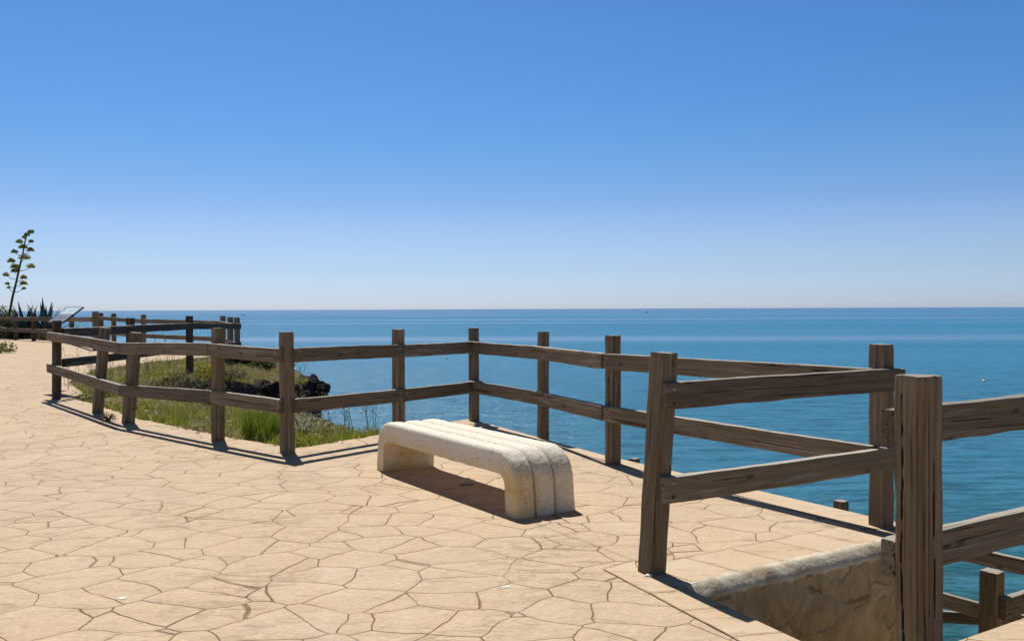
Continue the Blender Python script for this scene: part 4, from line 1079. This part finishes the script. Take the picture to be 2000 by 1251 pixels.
stalk_plant(-7.9, 16.6, 16, .75, .55, "cluster of thin straw coloured stalks beyond the corner fence post under the sign", 1, (.34, .28, .17))
stalk_plant(-7.7, 19.0, 9, .65, .4, "thin dry stalks rising beside the second post of the dark fence", 2)
stalk_plant(-8.6, 22.3, 8, .9, .35, "two or three bare twigs against the pale paving near the third dark post", 3)
stalk_plant(-6.9, 21.4, 8, .6, .5, "dry stalks in front of the dark green shrub on the far ledge", 4)
stalk_plant(-4.95, 20.4, 5, .7, .25, "bare crossing twigs on the tip of the dark rock ledge", 5)
stalk_plant(-1.9, 10.9, 12, .42, .30, "fine green stalks against the water between the corner post and the bench", 6, (.16, .19, .07))
stalk_plant(-1.35, 11.0, 8, .34, .22, "fine stalks just above the left end of the bench", 7, (.16, .19, .07))
stalk_plant(-3.2, 13.6, 9, .5, .35, "loose stalks on the seaward grass right of the corner post", 8)
# weed in the far paving at the left edge
shrub("paving_weed", -16.1, 28.2, (.55, .30, .32), 420, .05, [(.15, .20, .04), (.22, .24, .08), (.34, .28, .14)], "grassy weed growing out of the paving at the left edge", "weed", None, 33, 8, z=lift(28))

# rocks of the ledge and the drop
def rock(x, y, z, r, seed, lab):
    return lump("rock", (x, y, z), r, 1, M['rock'], seed, lab, "rock", "dark rocks of the cliff", 4, .42)
rock(-4.62, 20.55, -.46, (.34, .45, .30), 1, "dark pointed rock at the seaward tip of the ledge")
rock(-5.35, 19.75, -.42, (.50, .33, .30), 2, "long dark rock under the yellow flowers on the ledge")
shrub("dry_shrub", -6.75, 18.45, (.75, .40, .34), 1700, .035, [(.30, .23, .12), (.20, .17, .08), (.16, .20, .05)], "brownish green scrub hanging over the back of the gully, left of the dark rocks", "shrub", None, 27)
shrub("dry_shrub", -6.1, 19.25, (.50, .30, .26), 1000, .030, [(.32, .25, .14), (.22, .18, .10), (.20, .24, .06)], "brown scrub between the two larger yellow flowering bushes", "shrub", None, 28)
rock(-4.85, 21.3, -.55, (.40, .60, .38), 9, "dark rock behind the pointed one at the ledge tip")
rock(-3.35, 14.9, -.62, (.42, .40, .24), 5, "dark rock on the seaward side of the near grass")
rock(-2.95, 13.6, -.52, (.28, .40, .20), 6, "small dark rock below the seed heads at the drop")

# agaves and bushes behind the far left fence
def agave(x, y, n, L, lab, seed):
    z = lift(y) - .1; root = empty("agave", (x, y, z)); tag(root, lab, "agave", "blue green agaves behind the far fence"); g = random.Random(seed)
    for k in range(n):
        a = k * 2.39996 + g.uniform(-.2, .2); el = math.radians(80 - 62 * (k / n) ** .8 + g.uniform(-5, 5)); l = L * g.uniform(.8, 1.1)
        d = Vector((math.cos(a) * math.cos(el), math.sin(a) * math.cos(el), math.sin(el))); side = Vector((-math.sin(a), math.cos(a), 0)); up = side.cross(d) * -1
        V_ = []; N = 8
        for i in range(N + 1):
            t = i / N; w = .125 * (0.75 + .9 * t - 1.65 * t * t) if t < .999 else .002; w = max(w, .003)
            c = d * l * t + Vector((0, 0, -.10 * l * t * t * math.cos(el))); th = .03 * (1 - t) + .002
            V_ += [c - side * w + up * .02 * (1 - t), c - up * th, c + side * w + up * .02 * (1 - t), c + up * .004]
        F_ = [(i * 4 + j, i * 4 + (j + 1) % 4, (i + 1) * 4 + (j + 1) % 4, (i + 1) * 4 + j) for i in range(N) for j in range(4)]
        base = np.array((.11, .17, .16)) * g.uniform(.7, 1.2)
        fast_mesh("leaf", np.array([tuple(v) for v in V_]), np.array(F_), M['leaf'], root, np.tile(base, (len(V_), 1)))
agave(-22.9, 42.2, 38, 1.85, "large blue green agave rosette, the left one, between two far fence posts", 3)
agave(-21.9, 42.0, 40, 2.0, "large blue green agave rosette, the right one, nearest the sign", 4)
# the tall flowering mast
MD = 43.0
def px_to(xp, yp, D=MD, jit=0): return Vector(((xp - 1000) / 1750 * D, D + jit, EYE + (607 - yp) / 1750 * D))
mroot = empty("agave_flower_mast", (px_to(17, 655).x, MD, 0.15)); tag(mroot, "tall leaning agave flower stalk with yellow green tufts against the sky at left", "flower stalk")
stem_px = [(15.5, 665), (17, 620), (25, 580), (34, 545), (41, 515), (46, 495), (50, 475), (54, 458), (57, 452)]
sp_ = [px_to(*q) - mroot.location for q in stem_px]
V1, F1 = tube([tuple(v) for v in sp_], [.062, .058, .055, .049, .043, .037, .030, .022, .014], 8)
fast_mesh("stem", V1, F1, M['leaf'], mroot, np.tile((.085, .11, .05), (len(V1), 1)))
umb = [(182, 72, 44), (192, 95, 34), (135, 103, 26), (212, 135, 30), (140, 137, 48), (143, 167, 50), (80, 195, 44), (205, 187, 48), (172, 235, 74), (75, 255, 48), (95, 290, 58), (98, 318, 52),
       (200, 290, 54), (52, 342, 42), (170, 360, 46), (127, 393, 52), (55, 397, 26), (150, 427, 24), (72, 422, 16)]
for i, (ux, uy, uw) in enumerate(umb):
    x, y = ux / 3.208, 430 + uy / 3.208; g = random.Random(i); jy = g.uniform(-.35, .35)
    c = px_to(x, y, jit=jy) - mroot.location; R = uw / 3.208 / 2 / 1750 * MD * 0.95
    # branch from the stem
    ys_ = y + 7 + abs(x - 40) * .10; k = 0
    for j in range(len(stem_px) - 1):
        if stem_px[j + 1][1] <= ys_ <= stem_px[j][1]: k = j
    t = (stem_px[k][1] - ys_) / (stem_px[k][1] - stem_px[k + 1][1]); s0 = sp_[k].lerp(sp_[k + 1], min(1, max(0, t)))
    md = (s0 + c) / 2; md.z = s0.z * .7 + c.z * .3 - .02
    V1, F1 = tube([tuple(s0), tuple(md), (c.x, c.y, c.z - R * .25)], [.018, .014, .012], 5)
    b_ = fast_mesh("branch", V1, F1, M['leaf'], mroot, np.tile((.10, .12, .05), (len(V1), 1)))
    cols = [(.50, .46, .05), (.58, .50, .06), (.34, .33, .04), (.20, .21, .04)] if i > 6 else [(.28, .31, .07), (.34, .34, .07), (.19, .22, .05)]
    V2, F2, C2 = leaf_cloud(tuple(c + Vector((0, 0, -R * .30))), 360, (R, R * .9, R * 1.0), .042, cols, 900 + i, shell=.25)
    fast_mesh("flower_tuft", V2, F2, M['leaf'], b_, C2)
OL = [(.05, .065, .025), (.08, .085, .035), (.12, .10, .05)]
for i, (xp, D, R, lab) in enumerate([(6, 43.5, (1.0, .8, 1.45), "yellow green bush at the very left edge beside the flower stalk"), (30, 42.8, (1.3, .7, .62), "dark scrub under the leaning flower stalk behind the fence"),
                                     (60, 43.0, (1.3, .7, .50), "dark scrub at the foot of the left agave"), (92, 42.3, (.9, .6, .50), "dark scrub at the foot of the right agave"), (-20, 44.5, (1.5, .8, 1.2), "olive bush at the left border behind the fence")]):
    shrub("bush", (xp - 1000) / 1750 * D, D, R, 2600, .07, [(.20, .22, .05), (.13, .16, .04), (.08, .11, .03)] if i in (0, 4) else OL, lab, "bush", "bushes behind the far left fence", 60 + i, z=.05, twig=.03)
for i, (x, y) in enumerate([(-21.0, 40.6), (-23.0, 41.6), (-24.6, 43.0), (-19.7, 39.0)]):
    shrub("scrub", x, y, (1.0, .35, .38), 1200, .05, OL, ["withered scrub along the foot of the far fence under the agaves", "brown scrub below the left agave", "brown scrub at the far left fence foot", "small grey green plant near the fence end by the sea"][i], "scrub", "scrub at the foot of the far fence", 80 + i, z=.12, twig=.02)

# ------------------------------------------------------------------ things on the water
def on_sea(xp, yp):
    D = (EYE - SEA) / ((yp - (607 - 0.004 * xp)) / 1750); return Vector(((xp - 1000) / 1750 * D, D, SEA))
def buoy(xp, yp, r, mat, lab):
    c = on_sea(xp, yp); root = empty("buoy", c); tag(root, lab, "buoy", "yellow marker buoys")
    bm = bmesh.new(); bmesh.ops.create_uvsphere(bm, u_segments=20, v_segments=12, radius=r)
    for v in bm.verts: v.co.z = v.co.z * .85 + r * .35
    me = bpy.data.meshes.new("float"); bm.to_mesh(me); bm.free(); me.materials.append(mat); o = bpy.data.objects.new("float", me); COL.objects.link(o); o.parent = root
    me.polygons.foreach_set('use_smooth', [True] * len(me.polygons))
    V1, F1 = tube([(0, 0, r * 1.1), (0, 0, r * 1.6)], [r * .16, r * .12], 8); mesh_obj("top_ring", V1, F1.tolist(), mat, root)
buoy(1922, 745, .36, M['buoy2'], "small pale yellow buoy on the water above the near rail at right")
buoy(872, 700, .42, M['buoy'], "small yellow buoy on the water seen between the rails left of the corner post")
def boat(xp, yp, L, lab):
    c = on_sea(xp, yp); root = empty("boat", c); tag(root, lab, "boat", "boats near the horizon")
    N = 10; V_ = []
    for i in range(N + 1):
        t = i / N; w = L * .14 * math.sin(math.pi * min(1, .35 + t * .65)) * (1 if t < .95 else .3); x = (t - .5) * L; sh = L * .10 + L * .05 * t
        V_ += [(x, -w, sh), (x, -w * .6, -L * .02), (x, w * .6, -L * .02), (x, w, sh)]
    F_ = [(i * 4 + j, i * 4 + j + 1, (i + 1) * 4 + j + 1, (i + 1) * 4 + j) for i in range(N) for j in range(3)] + [(i * 4 + 3, i * 4, (i + 1) * 4, (i + 1) * 4 + 3) for i in range(N)] + [(0, 1, 2, 3)]
    mesh_obj("hull", V_, F_, M['hull'], root)
    boxm("cabin", L * .05, L * .30, -L * .08, L * .08, L * .10, L * .26, M['cabin'], root)
    V1, F1 = tube([(L * .1, 0, L * .24), (L * .1, 0, L * .42)], [L * .012, L * .008], 6); mesh_obj("mast", V1, F1.tolist(), M['cabin'], root)
boat(1263, 610.5, 14, "tiny dark boat on the horizon right of centre")
boat(474, 615.5, 9, "tiny grey boat near the horizon above the far fence corner")
# two birds high over the sea
def bird(xp, yp, D, span, lab):
    c = Vector(((xp - 1000) / 1750 * D, D, EYE + (607 - .004 * xp - yp) / 1750 * D)); V_ = []; 
    prof = [(-1, .12, .02), (-.55, .22, .10), (-.12, .04, .16), (0, 0, .17), (.12, .04, .16), (.55, .22, .10), (1, .12, .02)]
    for x, z, ch in prof: V_ += [(x * span / 2, ch * span / 2, z * span / 2), (x * span / 2, -ch * span / 2, z * span / 2), (x * span / 2, 0, z * span / 2 + .02 * span)]
    F_ = []
    for i in range(6): F_ += [(3 * i, 3 * i + 3, 3 * i + 5, 3 * i + 2), (3 * i + 1, 3 * i + 2, 3 * i + 5, 3 * i + 4), (3 * i, 3 * i + 1, 3 * i + 4, 3 * i + 3)]
    n0 = len(V_); V_ += [(0, -span * .28, 0), (span * .05, 0, -.02 * span), (-span * .05, 0, -.02 * span), (0, span * .22, 0), (0, 0, span * .05), (0, 0, -span * .06)]
    F_ += [(n0, n0 + 1, n0 + 4), (n0, n0 + 4, n0 + 2), (n0 + 3, n0 + 4, n0 + 1), (n0 + 3, n0 + 2, n0 + 4), (n0, n0 + 5, n0 + 1), (n0, n0 + 2, n0 + 5), (n0 + 3, n0 + 1, n0 + 5), (n0 + 3, n0 + 5, n0 + 2)]
    o = mesh_obj("seabird", V_, F_, M['frame']); o.location = c; tag(o, lab, "bird", "seabirds in flight")
bird(370, 461, 420, 1.3, "tiny dark seabird in the sky left of centre")
bird(1884, 471, 420, 1.2, "tiny dark seabird in the sky near the right edge")
